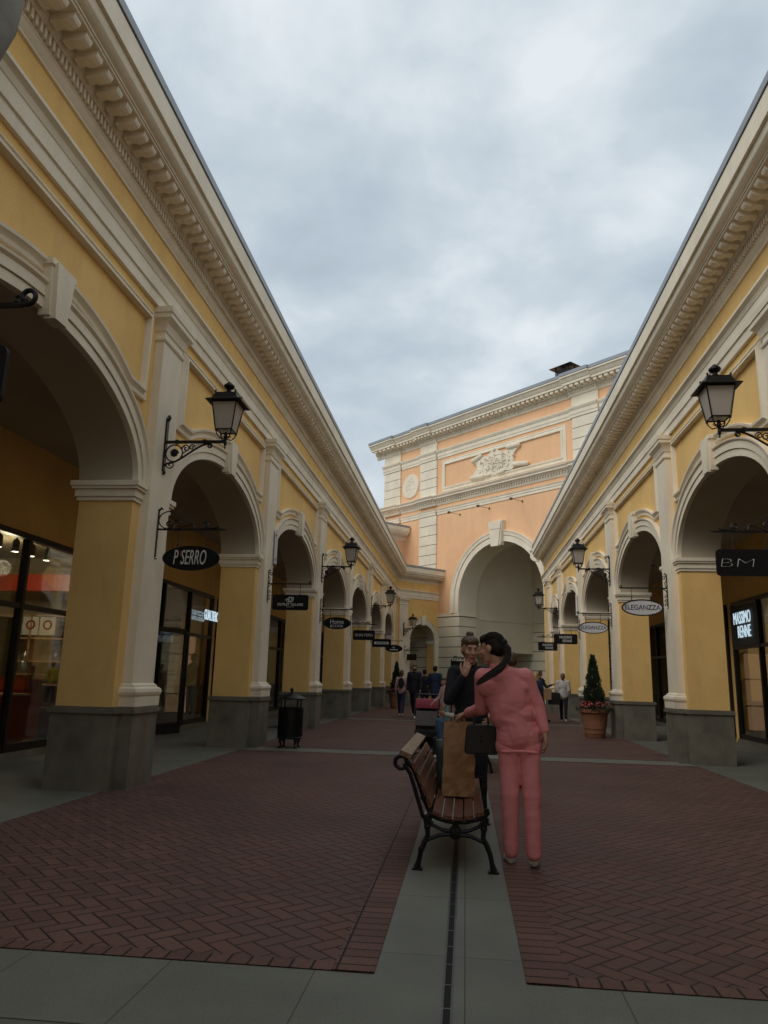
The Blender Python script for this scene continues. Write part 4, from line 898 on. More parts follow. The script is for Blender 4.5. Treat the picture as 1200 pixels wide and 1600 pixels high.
# ======================= bench =======================
def make_bench():
    t=thing('park_bench','park bench with reddish wooden slats and black cast iron frames holding the paper bag','bench',(-.07,6.75,0))
    def fr(y):
        bm=bmesh.new(); r=.017
        def tb(p,rr=r): tube(bm,[(a,y,b) for a,b in p],rr,8)
        # back standard: double curved bar ending in a ring
        tb([(-.19,.40),(-.235,.50),(-.27,.60),(-.315,.70),(-.375,.765)],.017); tb([(-.235,.36),(-.265,.45),(-.30,.56),(-.335,.66),(-.385,.735)],.015)
        ring=[(-.405+.045*math.cos(a),.742+.045*math.sin(a)) for a in [2*PI*i/18 for i in range(19)]]; tb(ring,.015)
        # seat bearer, sagging
        tb([(-.20,.40),(-.14,.365),(-.06,.345),(.0,.34),(.08,.345),(.16,.365),(.21,.385),(.235,.41),(.225,.44)],.018)
        tb([(-.21,.37),(-.17,.315),(-.10,.285),(0,.27),(.10,.285),(.17,.315),(.22,.38)],.013)
        # legs
        tb([(-.225,.38),(-.205,.30),(-.20,.24),(-.225,.19),(-.25,.13),(-.262,.07),(-.275,.02)],[.02,.019,.018,.02,.018,.018,.026]); tb([(.225,.38),(.205,.30),(.20,.24),(.225,.19),(.25,.13),(.262,.07),(.275,.02)],[.02,.019,.018,.02,.018,.018,.026])
        tb([(-.215,.205),(-.12,.245),(0,.262),(.12,.245),(.215,.205)],.014)
        box(bm,W,-.31,-.235,y-.03,y+.03,0,.022); box(bm,W,.235,.31,y-.03,y+.03,0,.022)
        ell(bm,(0,y,.27),(.05,.022,.05),None,12,8); tube(bm,[(0,y,.27),(0,y,.345)],.022,8)
        for a,b in ((-.235,.50),(-.205,.30),(-.245,.15),(.205,.30)): ell(bm,(a,y,b),(.026,.024,.02),None,8,6)
        # arm rest curl at the front
        o=part('side_frame',bm,M['iron'],t,smooth=True); return o
    fr(-.93); fr(.93)
    bm=bmesh.new(); tube(bm,[(0,-.93,.27),(0,.93,.27)],.014,8); part('tie_rod',bm,M['iron'],t)
    L=.97
    def slat(cx,cz,wd,th,ang,nm,mat):
        bm=bmesh.new(); d=Vector((math.cos(ang),0,math.sin(ang))); n=Vector((-math.sin(ang),0,math.cos(ang))); F=Fr((cx,0,cz),d,Vector((0,1,0)))
        v=[]
        for yy in (-L,L):
            for a,b in ((-wd/2,-th/2+.004),(-wd/2+.004,-th/2),(wd/2-.004,-th/2),(wd/2,-th/2+.004),(wd/2,th/2-.004),(wd/2-.004,th/2),(-wd/2+.004,th/2),(-wd/2,th/2-.004)): v.append(bm.verts.new(Vector((cx,yy,cz))+d*a+n*b))
        for k in range(8): bm.faces.new([v[k],v[(k+1)%8],v[8+(k+1)%8],v[8+k]])
        bm.faces.new(v[:8]); bm.faces.new(v[8:]); part(nm,bm,M[mat],t)
    for x,z,a in ((-.135,.395,-.28),(-.058,.375,-.12),(.02,.37,0),(.098,.38,.12),(.172,.403,.28)): slat(x,z,.068,.026,a,'seat_slat','wood')
    for x,z,a in ((-.195,.47,R(112)),(-.228,.55,R(113)),(-.262,.63,R(115)),(-.302,.71,R(120))): slat(x,z,.068,.024,a,'back_slat','wood')
    slat(-.37,.80,.095,.035,R(158),'top_slat','wood_worn')
    return t
bench=make_bench()
# second bench with the seated adult, farther along the centre line
b2=copy_tree(bench,loc=(.12,12.75,0),rz=PI); b2['label']='second park bench farther away, carrying the seated adult in jeans'; b2['group']='park benches'; bench['group']='park benches'
# ======================= bags =======================
t=thing('paper_bag','tall brown kraft paper carrier bag standing on the near bench','bag',(-.055,6.72,.40))
bm=bmesh.new(); rnd=random.Random(5); w_,d_,h_=.135,.09,.60
rows=[]
for i in range(13):
    z=h_*i/12; row=[]; k=1-.07*i/12
    for a,b in ([(-1+2*j/8,-1) for j in range(8)]+[(1,-1+2*j/6) for j in range(6)]+[(1-2*j/8,1) for j in range(8)]+[(-1,1-2*j/6) for j in range(6)]):
        pinch=1-.25*(i/12)**2*(1-abs(b)) if abs(a)>.99 else 1
        n_=noise.noise(Vector((a*2.2,b*2.2+i*.5,z*9)))*.015
        row.append(bm.verts.new((a*w_*k*pinch+n_,b*d_*k*(1-.25*i/12)+n_,z)))
    rows.append(row)
for i in range(12):
    for j in range(28): bm.faces.new([rows[i][j],rows[i][(j+1)%28],rows[i+1][(j+1)%28],rows[i+1][j]])
bm.faces.new(rows[0][::-1]); part('body',bm,M['kraft'],t)
for yy in (-.06,.06):
    bm=bmesh.new(); tube(bm,[(-.06,yy,.56),(-.05,yy,.64),(-.0,yy*.6,.66),(.05,yy,.64),(.06,yy,.56)],.004,6); part('handle',bm,M['kraft'],t)
t=thing('shopping_bag','slim dark green carrier bag leaning behind the brown paper bag','bag',(-.15,7.05,.40))
bm=bmesh.new(); frustum(bm,W,0,0,0,.42,.10,.115,.07,.05); bmesh.ops.subdivide_edges(bm,edges=bm.edges,cuts=4,use_grid_fill=True)
for v in bm.verts: v.co+=Vector((noise.noise(v.co*9)*.012,noise.noise(v.co*8+Vector((3,0,0)))*.012,0))
part('body',bm,M['darkbag'],t,smooth='all')
bm=bmesh.new(); tube(bm,[(-.05,0,.41),(-.04,0,.48),(.04,0,.48),(.05,0,.41)],.005,6); part('handle',bm,M['darkbag'],t)
t=thing('handbag','black leather handbag hanging from the left forearm of the woman in pink','handbag',(.125,6.22,.785))
bm=bmesh.new(); 
pr=[(-.15,0),(-.155,.03),(-.135,.24),(-.12,.262),(.12,.262),(.135,.24),(.155,.03),(.15,0)]
ngon_ext(bm,W,pr,-.06,.06); bmesh.ops.bevel(bm,geom=list(bm.edges),offset=.012,segments=3,affect='EDGES'); part('body',bm,M['leather'],t,smooth=50)
for yy in (-.045,.045):
    bm=bmesh.new(); tube(bm,[(-.07,yy,.25),(-.06,yy,.34),(-.03,yy*.6,.385),(.03,yy*.6,.385),(.06,yy,.34),(.07,yy,.25)],.007,8); part('handle',bm,M['leather'],t,smooth=True)
bm=bmesh.new(); lathe(bm,(.0,-.066,.16),[(.012,0),(.012,.006)],12,axis='Y'); ell(bm,(0,-.066,.12),(.008,.004,.016),None,8,6); part('clasp',bm,M['iron'],t); t.scale=(.86,)*3
# ======================= notice stand =======================
t=thing('notice_stand','black notice board with scrolled iron top behind the woman in black','sign',(-.12,20,0))
bm=bmesh.new(); box(bm,W,-.25,.25,-.03,.03,.72,1.83); part('board',bm,M['sign_black'],t)
bm=bmesh.new(); box(bm,W,-.20,.20,-.034,-.03,.80,1.75); part('notice_sheet',bm,M['darkframe'],t)
bm=bmesh.new()
for x in (-.24,.24): tube(bm,[(x,0,0),(x,0,1.88)],.018,8)
for c_,d in ((-.14,1),(.14,-1)): tube(bm,spiral((c_,0,1.90),.07,.015,0 if d>0 else PI,1.4*d,24),.011,6)
for c_,d in ((-.03,1),(.03,-1)): tube(bm,spiral((c_*1.2,0,1.91),.04,.01,0,1.2*d,16),.010,6)
tube(bm,[(-.24,0,1.83),(.24,0,1.83)],.014,6); box(bm,W,-.28,.28,-.18,.18,0,.03); part('iron_frame',bm,M['iron'],t)
# ======================= stroller =======================
t=thing('stroller','black pushchair with a maroon hood and grey mesh beside the second bench','stroller',(-.68,14.0,0))
bm=bmesh.new()
for yx in (-.20,.20):
    tube(bm,[(yx,-.50,.06),(yx,-.05,.50),(yx,.30,.95),(yx,.42,1.07)],.014,8); tube(bm,[(yx,.35,.10),(yx,-.05,.52)],.013,8); tube(bm,[(yx,-.05,.50),(yx,-.35,.45)],.012,8)
tube(bm,[(-.20,.42,1.07),(.20,.42,1.07)],.017,8); tube(bm,[(-.20,.35,.10),(.20,.35,.10)],.012,8); tube(bm,[(-.20,-.50,.10),(.20,-.50,.10)],.012,8)
part('frame',bm,M['iron'],t,smooth=True)
for x in (-.24,.24):
    for y_,r_ in ((-.48,.09),(.34,.12)):
        bm=bmesh.new(); lathe(bm,(x,y_,r_),[(r_*.75,-.022),(r_,-.018),(r_,.018),(r_*.75,.022)],20,axis='X'); wh=part('wheel',bm,M['rubber'],t,smooth=30)
        bm=bmesh.new(); lathe(bm,(x,y_,r_),[(r_*.2,-.026),(r_*.70,-.012),(r_*.70,.012),(r_*.2,.026)],10,axis='X'); part('hub',bm,M['stroller_grey'],wh)
bm=bmesh.new(); extrude(bm,Fr((0,0,0),(1,0,0),(0,1,0)),[(-.34,.36),(.02,.36),(.26,.86),(.20,.88),(-.02,.48),(-.34,.46)],-.19,.19); part('seat',bm,M['rubber'],t)
bm=bmesh.new()
for i in range(8):
    a0=R(20+i*17); a1=R(20+(i+1)*17); 
    p=[( .02+.30*math.cos(a),.74+.27*math.sin(a)) for a in (a0,a1)]; q=[( .02+.285*math.cos(a),.74+.255*math.sin(a)) for a in (a0,a1)]
    extrude(bm,Fr((0,0,0),(1,0,0),(0,1,0)),[p[0],p[1],q[1],q[0]],-.205,.205)
part('hood',bm,M['stroller_red'],t)
bm=bmesh.new(); box(bm,W,-.19,.19,-.27,-.255,.55,.80); part('mesh_apron',bm,M['stroller_grey'],t)
bm=bmesh.new(); frustum(bm,W,0,.05,.16,.34,.17,.20,.22,.26); part('basket',bm,M['rubber'],t)
bm=bmesh.new(); ell(bm,(.0,.02,.34),(.17,.2,.12),None,14,8); part('bundle',bm,M['c_black'],t,smooth=True)
# ======================= shop contents =======================
def XB(bm,x0,x1,y0,y1,z0,z1): box(bm,W,x0,x1,y0,y1,z0,z1)
# left shop (red displays) behind the first big arch
t=thing('display_counter','glossy red display counter inside the left shop window','counter',(-8.3,12.3,.09))
bm=bmesh.new(); XB(bm,-.6,.6,-.55,.55,0,.80); part('base',bm,M['red'],t)
bm=bmesh.new(); XB(bm,-.63,.63,-.58,.58,.80,.84); part('top',bm,M['woodpale'],t)
t=thing('display_counter','taller red lacquer display block behind the counter in the left shop','counter',(-8.75,13.5,.09))
bm=bmesh.new(); XB(bm,-.75,.75,-.3,.3,0,1.15); part('base',bm,M['red'],t)
bm=bmesh.new(); XB(bm,-.78,.78,-.33,.33,1.15,1.18); part('top',bm,M['woodpale'],t)
rnd=random.Random(11)
ORD=['first','second','third','fourth','fifth','sixth','seventh','eighth','ninth','tenth']
GK='kitchen goods in the left shop'
for k in range(8):
    z=1.27 if k<5 else .93; x=-9.35+k*.28 if k<5 else -8.75+(k-5)*.35; y=13.45 if k<5 else 12.2
    t=thing('pot','shiny cooking pot on the red displays of the left shop, %s from the left'%ORD[k],'pot',(x,y,z),GK); bm=bmesh.new(); r=rnd.uniform(.06,.10); h=rnd.uniform(.10,.24); lathe(bm,(0,0,0),[(r,0),(r,h),(r*.9,h+.01),(r*.3,h+.03),(.012,h+.05)],14); part('body',bm,M['chrome'],t,smooth=True)
    bm=bmesh.new(); tube(bm,[(r,0,h*.8),(r+.08,0,h*.85)],.008,6); part('handle',bm,M['iron'],t)
t=thing('shelf_unit','wooden shelf unit against the inner partition of the left shop','shelf',(-9.1,14.45,.09))
bm=bmesh.new()
for z in (.5,.95,1.4,1.85,2.3): XB(bm,-1.3,1.3,-.22,.22,z,z+.03)
for x in (-1.3,-.45,.45,1.3): XB(bm,x-.02,x+.02,-.22,.22,0,2.33)
part('boards',bm,M['woodpale'],t)
for k in range(6):
    x=-10.1+k*.36
    t=thing('goods_box','white box with an orange ring mark on the shop shelf, %s from the left'%ORD[k],'box',(x,14.38,2.02),'white boxes on the shop shelf')
    bm=bmesh.new(); XB(bm,-.165,.165,-.14,.14,0,.36); part('carton',bm,M['white'],t)
    bm=bmesh.new(); tube(bm,[(.08*math.cos(a),-.145,.2+.08*math.sin(a)) for a in [2*PI*i/16 for i in range(17)]],.02,5); part('ring_mark',bm,M['red'],t)
for k in range(7):
    x=-10.1+k*.33; z=(1.52,1.07)[k%2]
    t=thing('kettle','small steel kettle on the lower shelves of the left shop, %s from the left'%ORD[k],'kettle',(x,14.38,z),GK); bm=bmesh.new(); lathe(bm,(0,0,0),[(.08,0),(.085,.05),(.06,.14),(.02,.16),(.012,.19)],14); part('body',bm,M['chrome'],t,smooth=True)
    bm=bmesh.new(); tube(bm,[(-.07,0,.06),(-.11,0,.15),(-.05,0,.2),(.02,0,.19)],.008,6); part('handle',bm,M['iron'],t)
t=thing('screen_panel','large dark poster screen standing in the left shop window','screen',(-7.7,11.6,.09),None,R(-50))
bm=bmesh.new(); XB(bm,-.02,.02,-.40,.40,1.15,2.1); part('panel',bm,M['sign_black'],t)
bm=bmesh.new(); tube(bm,[(0,0,0),(0,0,1.15)],.02,8); part('stand',bm,M['chrome'],t)
bm=bmesh.new(); XB(bm,.022,.026,-.33,.33,1.2,2.0); part('picture',bm,M['conifer'],t)
GT='track spotlights inside the left shop'
for k in range(6):
    t=thing('track_spotlight','lit black track spotlight in the left shop window, %s of its row'%ORD[k],'spotlight',(-7.55,10.25+k*.48,3.5),GT)
    bm=bmesh.new(); tube(bm,[(0,0,.15),(0,0,.0)],.012,6); lathe(bm,(0,0,-.22),[(.06,0),(.06,.16),(.045,.2),(.02,.22)],14); part('housing',bm,M['iron'],t,smooth=True)
    bm=bmesh.new(); lathe(bm,(0,0,-.225),[(.05,0),(.05,.004)],14); part('lens',bm,M['lamp_on'],t)
t=thing('red_beam','red lacquer beam under the ceiling of the left shop','beam',(-9.0,13.9,2.85)); bm=bmesh.new(); XB(bm,-1.7,1.7,-.15,.15,0,.32); part('beam',bm,M['red'],t)
# shop contents behind the second arch on the left
def mannequin(label,loc,rz,cloth,group=None):
    t=thing('mannequin',label,'mannequin',loc,group,rz)
    bm=bmesh.new(); caps(bm,(0,0,1.05),.13,(0,0,1.40),.15); caps(bm,(-.17,0,1.42),.05,(-.24,0,.95),.04); caps(bm,(.17,0,1.42),.05,(.24,0,.95),.04); bm=remesh(bm,.02,2); part('jacket',bm,M[cloth],t,smooth='all')
    bm=bmesh.new(); caps(bm,(0,0,1.5),.05,(0,0,1.56),.045); ell(bm,(0,0,1.68),(.075,.09,.115),None); part('head',bm,M['c_black'],t,smooth=True)
    bm=bmesh.new(); caps(bm,(-.08,0,1.0),.09,(-.09,0,.1),.04); caps(bm,(.08,0,1.0),.09,(.09,0,.1),.04); ell(bm,(0,0,1.02),(.15,.11,.12)); part('legs',bm,M['c_beige'],t,smooth=True)
    bm=bmesh.new(); lathe(bm,(0,0,0),[(.17,0),(.17,.02),(.02,.03),(.015,.3)],18); part('stand',bm,M['chrome'],t)
mannequin('dark mannequin in a black jacket in the shop window under the blue lit sign',(-7.25,19.75,.09),R(-30),'c_black')
mannequin('mannequin in a green jacket behind the glass of the third left arch',(-7.6,28.6,.09),R(-60),'green')
t=thing('lit_shelf','open shop shelf with glowing orange back panels under the blue lit sign','shelf',(-7.75,20.2,.09),None,R(-90))
bm=bmesh.new(); XB(bm,-.0,.05,-.35,.35,.2,2.3); part('back_panel',bm,M['screen'],t)
bm=bmesh.new()
for z in (.2,.7,1.2,1.75,2.3): XB(bm,.05,.3,-.36,.36,z,z+.03)
part('shelves',bm,M['darkframe'],t)
t=thing('red_panel','tall red display panel inside the shop behind the oval sign','panel',(-8.6,19.9,.09)); bm=bmesh.new(); XB(bm,-.30,.30,-.05,.05,0,2.9); part('panel',bm,M['red'],t)
t=thing('lit_sign','glowing blue-white GUALTIERO lettering in the shop window behind the second arch','shop sign',(-6.80,19.62,2.86))
bm=text_bm("GUALTIERO",.38,.008,sx=.56); bmesh.ops.transform(bm,matrix=Matrix.Rotation(PI/2,4,'Z')@Matrix.Rotation(PI/2,4,'X'),verts=bm.verts); part('lettering',bm,M['neon'],t)
bm=bmesh.new(); XB(bm,-.03,-.02,-.9,.9,-.01,.01); part('rail',bm,M['darkframe'],t)
# open glass door under the oval sign
t=thing('shop_door','open black framed glass shop door under the P SERRO oval sign','door',(-6.90,16.2,.0),None,R(62))
bm=bmesh.new()
for x in (0,.9): XB(bm,x-.03,x+.03,-.025,.025,.02,2.35)
XB(bm,.03,.87,-.025,.025,.02,.25); XB(bm,.03,.87,-.025,.025,2.25,2.349); part('frame',bm,M['darkframe'],t)
bm=bmesh.new(); XB(bm,.03,.87,-.004,.004,.25,2.25); part('glass',bm,M['glass'],t)
bm=bmesh.new(); tube(bm,[(.8,-.05,.8),(.8,-.05,1.5)],.012,8); part('handle',bm,M['chrome'],t)
# right shop
t=thing('lit_sign','glowing white MASSIMO RENNE lettering in the right shop window','shop sign',(6.74,19.25,2.84))
for txt,dz,dy in (("MASSIMO",.17,0),("RENNE",-.17,-.1)):
    bm=text_bm(txt,.42,.006,sx=.66); bmesh.ops.transform(bm,matrix=Matrix.Translation((0,dy,dz))@Matrix.Rotation(-PI/2,4,'Z')@Matrix.Rotation(PI/2,4,'X'),verts=bm.verts); part('lettering',bm,M['neon'],t)
bm=bmesh.new(); XB(bm,.04,.05,-.9,.9,-.5,.5); part('backing_panel',bm,M['shopdark'],t)
t=thing('display_rack','black metal display rack with pale boxes in the right shop window','rack',(7.5,18.9,.09))
bm=bmesh.new()
for x in (-.3,.3):
    for y in (-.6,.6): XB(bm,x-.015,x+.015,y-.015,y+.015,0,1.6)
for z in (.15,.55,.95,1.58): XB(bm,-.3,.3,-.6,.6,z,z+.02)
tube(bm,[(-.3,-.6,.6),(-.3,.6,.95)],.012,6); part('frame',bm,M['iron'],t)
bm=bmesh.new(); XB(bm,-.25,.25,-.5,.1,.17,.42); XB(bm,-.2,.2,-.4,.5,.57,.75); XB(bm,-.2,.25,-.3,.3,.97,1.2); part('boxes',bm,M['woodpale'],t)
t=thing('lit_shelf','tall glowing orange niche at the back of the right shop','shelf',(7.9,20.2,.09),None,R(90))
bm=bmesh.new(); XB(bm,-.0,.05,-.9,.9,.2,2.1); part('back_panel',bm,M['screen'],t)
bm=bmesh.new()
for z in (.2,.8,1.45,2.1): XB(bm,-.30,-.0,-.92,.92,z,z+.03)
part('shelves',bm,M['woodpale'],t)
for k in range(7):
    t=thing('hanging_garment','garment on the rail in the right shop, %s from the camera end'%ORD[k],'clothing',(7.75,17.7+k*.16,1.15),'garments on the rail in the right shop')
    bm=blob([('e',V(0,0,.0),(.22,.045,.28)),('c',V(-.16,0,.22),.05,V(-.25,0,-.1),.04),('c',V(.16,0,.22),.05,V(.25,0,-.1),.04)],.02,1); part('fabric',bm,M[('c_beige','c_white','c_navy','c_palepink','c_black','c_beige','c_yellow')[k]],t,smooth='all')
    bm=bmesh.new(); tube(bm,[(-.15,0,.27),(0,0,.36),(.15,0,.27)],.006,5); tube(bm,[(0,0,.36),(0,0,.46)],.005,5); part('hanger',bm,M['chrome'],t)
t=thing('clothes_rail','steel clothes rail with hanging garments in the right shop','rail',(7.75,18.2,.09))
bm=bmesh.new(); tube(bm,[(0,-.75,0),(0,-.75,1.5),(0,.75,1.5),(0,.75,0)],.014,8); part('frame',bm,M['chrome'],t)
# lights inside the lit shops (the photograph shows their lamps burning)
def pl(x,y,z,e,col=(1,.80,.55),r=.15):
    l=bpy.data.lights.new('shop_light','POINT'); l.energy=e; l.color=col; l.shadow_soft_size=r; o=bpy.data.objects.new('shop_light',l); COL.objects.link(o); o.location=(x,y,z)
pl(-8.2,12.4,3.1,60); pl(-8.0,18.9,3.0,10,(1,.7,.5)); pl(7.9,18.9,3.1,18); pl(FB.P(2.2,-3.2,0).x,FB.P(2.2,-3.2,0).y,3.0,9)
# small lit spots in the darker shops
GP='pin spotlights glowing inside the dark shops'
for k,(x,y,z,lb) in enumerate(((-8.6,29.2,2.55,'tiny glowing spot in the dark shop window under the OUTLET VILLAGE sign, upper of two'),(-8.6,28.8,2.05,'tiny glowing spot in the dark shop window under the OUTLET VILLAGE sign, lower of two'),(-9.0,12.6,2.75,'bright round ceiling spot in the middle of the left shop window'))):
    t=thing('pin_spotlight',lb,'spotlight',(x,y,z),GP); bm=bmesh.new(); ell(bm,(0,0,0),(.045,.045,.03),None,10,6); part('lens',bm,M['lamp_on'],t,smooth=True)
    bm=bmesh.new(); tube(bm,[(0,0,.03),(0,0,3.64-z)],.008,5); part('rod',bm,M['iron'],t)
# ======================= people =======================
def head_shape(bm,Mx,s=1.0,hair=False):
    def E(c,r,seg=16,rg=10):
        b2=bmesh.new(); ell(b2,Vector(c)*s,tuple(x*s for x in r),None,seg,rg); bmesh.ops.transform(b2,matrix=Mx,verts=b2.verts); me=bpy.data.meshes.new('x'); b2.to_mesh(me); b2.free(); bm.from_mesh(me); bpy.data.meshes.remove(me)
    def C(a,ra,b,rb):
        b2=bmesh.new(); caps(b2,Vector(a)*s,ra*s,Vector(b)*s,rb*s,10); bmesh.ops.transform(b2,matrix=Mx,verts=b2.verts); me=bpy.data.meshes.new('x'); b2.to_mesh(me); b2.free(); bm.from_mesh(me); bpy.data.meshes.remove(me)
    return E,C
def make_head(bm,Mx,s):
    E,C=head_shape(bm,Mx,s)
    E((0,.012,.03),(.073,.092,.085),20,14); E((0,-.028,-.018),(.058,.062,.078)); E((0,-.032,-.068),(.044,.046,.038)); E((0,-.064,-.096),(.018,.016,.015))
    C((0,-.088,.012),.008,(0,-.106,-.026),.0125); C((-.012,-.094,-.03),.008,(.012,-.094,-.03),.008)
    C((-.032,-.080,.027),.010,(.032,-.080,.027),.010); E((.036,-.058,-.022),(.022,.026,.022)); E((-.036,-.058,-.022),(.022,.026,.022))
    E((0,-.088,-.056),(.022,.012,.014)); E((.073,.012,-.006),(.010,.020,.030)); E((-.073,.012,-.006),(.010,.020,.030))
def add_hand(bm,wr,d,n,side,s=1.0,curl=.35,spread=1.0,thumb=.7,fr=.0085):
    """wr wrist point; d direction to the finger tips; n palm normal (towards the palm side); side=+1/-1 where the thumb sits"""
    d=Vector(d).normalized(); n=Vector(n); n=(n-d*n.dot(d)).normalized(); l=d.cross(n)*side
    wr=Vector(wr); P=lambda a,b,c: wr+(d*a+l*b+n*c)*s
    for b in (-.028,-.010,.010,.027): caps(bm,P(.012,b*.7,0),.016*s,P(.080,b,0),.0125*s,8)
    caps(bm,P(-.02,0,0),.024*s,P(.03,0,0),.024*s,10)
    for i,(b,L,a0) in enumerate(((.030,.072,.08),(.0105,.081,.084),(-.0095,.075,.082),(-.028,.058,.076))):
        p=P(a0,b*spread,0); ang=curl*(.6+.12*i); dd=(d+l*b*1.6*(spread-.4)).normalized(); r=fr*s*(1 if i<3 else .88)
        for k,f in enumerate((.45,.30,.25)):
            ang_=ang*(k+1)*.9; dir_=(dd*math.cos(ang_)+n*math.sin(ang_)); q=p+dir_*L*f*s; caps(bm,p,r*(1-.07*k),q,r*(1-.07*(k+1)),8); p=q
    p=P(.02,.026,.006); dirs=[(d*.62+l*.70*thumb+n*.30).normalized(),(d*.80+l*.40*thumb+n*.40).normalized(),(d*.9+l*.15*thumb+n*.45).normalized()]
    for k,(dv,L) in enumerate(zip(dirs,(.042,.032,.026))): q=p+dv*L*s; caps(bm,p,(.0125-.0015*k)*s,q,(.0110-.0015*k)*s,8); p=q
def stdpose(H=1.70,step=.0,armL=.0,armR=.0,bendL=.25,bendR=.25,w=1.0):
    k=H/1.72; J={}
    J['head']=V(0,-.02,1.605)*k; J['neck']=V(0,.0,1.455)*k; J['chest']=V(0,0,1.27)*k; J['waist']=V(0,0,1.09)*k; J['pelvis']=V(0,0,.95)*k
    for s,n,st,ar,be in ((1,'L',step,armL,bendL),(-1,'R',-step,armR,bendR)):
        J['sh'+n]=V(.165*w*s,0,1.405)*k; J['el'+n]=J['sh'+n]+V(.045*s,-math.sin(ar)*.28+.01,-math.cos(ar)*.28)*k
        a=ar+be; J['wr'+n]=J['el'+n]+V(.01*s,-math.sin(a)*.25,-math.cos(a)*.25)*k
        J['hip'+n]=V(.085*s,0,.92)*k; J['kn'+n]=V(.085*s,-st*.28-.03*abs(st),.50)*k; J['an'+n]=V(.08*s,-st*.60+(.10 if st<0 else 0)*abs(st),.085+(.06*abs(st) if st<0 else 0))*k; J['to'+n]=J['an'+n]+V(.012*s,-.15,-.055)*k
    return J
def person(label,loc,rz,J,top='c_black',bottom='c_black',shoes='shoe_white',hair='hair_brown',hstyle='short',k=1.0,vox=.014,face=0,tilt=0,coat=0,group=None,mask=False,loose=.0,hands=True,fold=.004,skirt=False,near=False,handcfg=None,headm=None,hs=1.0):
    t=thing('person',label,'person',loc,group,rz)
    hm=Matrix.Translation(J['head'])@(headm if headm is not None else Matrix.Rotation(face,4,'Z')@Matrix.Rotation(tilt,4,'X'))
    bm=bmesh.new(); make_head(bm,hm,k*1.02*hs)
    caps(bm,hm@Vector((0,.022,-.06)),.050*k,J['neck'],.055*k,14)
    ell(bm,(J['chest']+J['neck'])/2,(.12*k,.075*k,.12*k)); caps(bm,J['chest'],.10*k,J['pelvis'],.11*k,14)
    for n in 'LR':
        caps(bm,J['neck']+V(0,0,-.03),.045*k,J['sh'+n],.045*k,12)
        caps(bm,J['sh'+n],.043*k,J['el'+n],.034*k,12); caps(bm,J['el'+n],.034*k,J['wr'+n],.023*k,12)
        caps(bm,J['hip'+n],.07*k,J['kn'+n],.05*k,12); caps(bm,J['kn'+n],.05*k,J['an'+n],.033*k,12); caps(bm,J['pelvis'],.09*k,J['hip'+n],.075*k,12)
        if hands:
            d=(J['wr'+n]-J['el'+n]); cfg=(handcfg or {}).get(n,{})
            sd=1 if n=='L' else -1
            add_hand(bm,J['wr'+n],cfg.get('d',d),cfg.get('n',(-sd,0,0)),cfg.get('side',1 if n=='L' else -1),k,cfg.get('curl',.4),cfg.get('spread',1),cfg.get('thumb',.7))
    bm=remesh(bm,vox,2 if near else 1); part('body',bm,M['skin'],t,smooth='all')
    # garments
    w=.012+loose; P=[]
    P+=[('e',J['chest']+V(0,0,.0),((.155+w)*k,(.098+w)*k,.20*k)),('c',J['chest']+V(0,0,.08),.10*k,J['waist'],(.105+w)*k),('e',(J['chest']+J['neck'])/2+V(0,0,-.0),((.135+w)*k,(.08+w)*k,.09*k))]
    hem=J['pelvis']+(J['pelvis']-J['waist']).normalized()*(.02+coat)
    P+=[('e',J['waist']*.3+J['pelvis']*.7,((.140+w)*k,(.108+w)*k,.13*k)),('c',J['waist'],(.11+w)*k,hem,(.115+w+coat*.12)*k),('c',hem+V(-.045*k,0,0),(.10+w)*k,hem+V(.045*k,0,0),(.10+w)*k)] if not near else [('e',J['waist']*.3+J['pelvis']*.7,((.140+w)*k,(.108+w)*k,.13*k)),('c',J['waist'],(.11+w)*k,J['pelvis'],(.115+w)*k),('c',J['pelvis']+V(-.062*k,0,0),(.092+w)*k,J['pelvis']+V(.062*k,0,0),(.092+w)*k),('c',J['pelvis']+V(-.068*k,0,-.03*k),(.088+w)*k,J['pelvis']+V(.068*k,0,-.03*k),(.088+w)*k)]
    if near: P+=[('e',(J['chest']+J['waist'])/2+V(0,0,.02),((.150+w)*k,(.112+w)*k,.26*k)),('c',J['waist']+V(-.06*k,0,0),(.095+w)*k,J['waist']+V(.06*k,0,0),(.095+w)*k),('c',J['shL'].lerp(J['shR'],.15)+V(0,.0,-.09),.085*k,J['shL'].lerp(J['shR'],.85)+V(0,.0,-.09),.085*k)]
    for n in 'LR':
        P+=[('c',J['neck']+V(0,0,-.05*k),(.05+w*.6)*k,J['sh'+n]+V(0,0,-.01),(.050+w)*k),('c',J['sh'+n],(.052+w*.8)*k,J['el'+n],(.042+w*.8)*k),('c',J['el'+n],(.042+w*.8)*k,J['el'+n].lerp(J['wr'+n],.90),(.031+w*.6)*k)]
    P+=[('c',J['neck']+V(0,.0,-.02*k),.060*k,J['neck']+V(0,0,.018*k),.058*k)]
    bm=blob(P,vox*1.0,2,fold,11,3)
    if near:
        bm.normal_update()
        for v in bm.verts:
            z=v.co.z-J['waist'].z; x=v.co.x
            f=math.exp(-((z-.0)/.14)**2)*max(0,1-abs(x-J['waist'].x)/.17); a_=noise.noise(Vector((x*3.5,v.co.y*3,v.co.z*30+x*7)))*.008*f+noise.noise(Vector((x*18,v.co.y*14,v.co.z*12+3)))*.0025
            v.co+=v.normal*(a_-abs(noise.noise(Vector((x*9+5,v.co.y*6,v.co.z*15+x*6))))*.002)
    part('top',bm,M[top],t,smooth='all')
    P=[('e',J['pelvis']+V(0,0,-.02*k),(.150*k,.115*k,.12*k))]
    if near: P+=[('c',J['hipL']+V(-.02,0,-.06),.088*k,J['hipR']+V(.02,0,-.06),.088*k)]
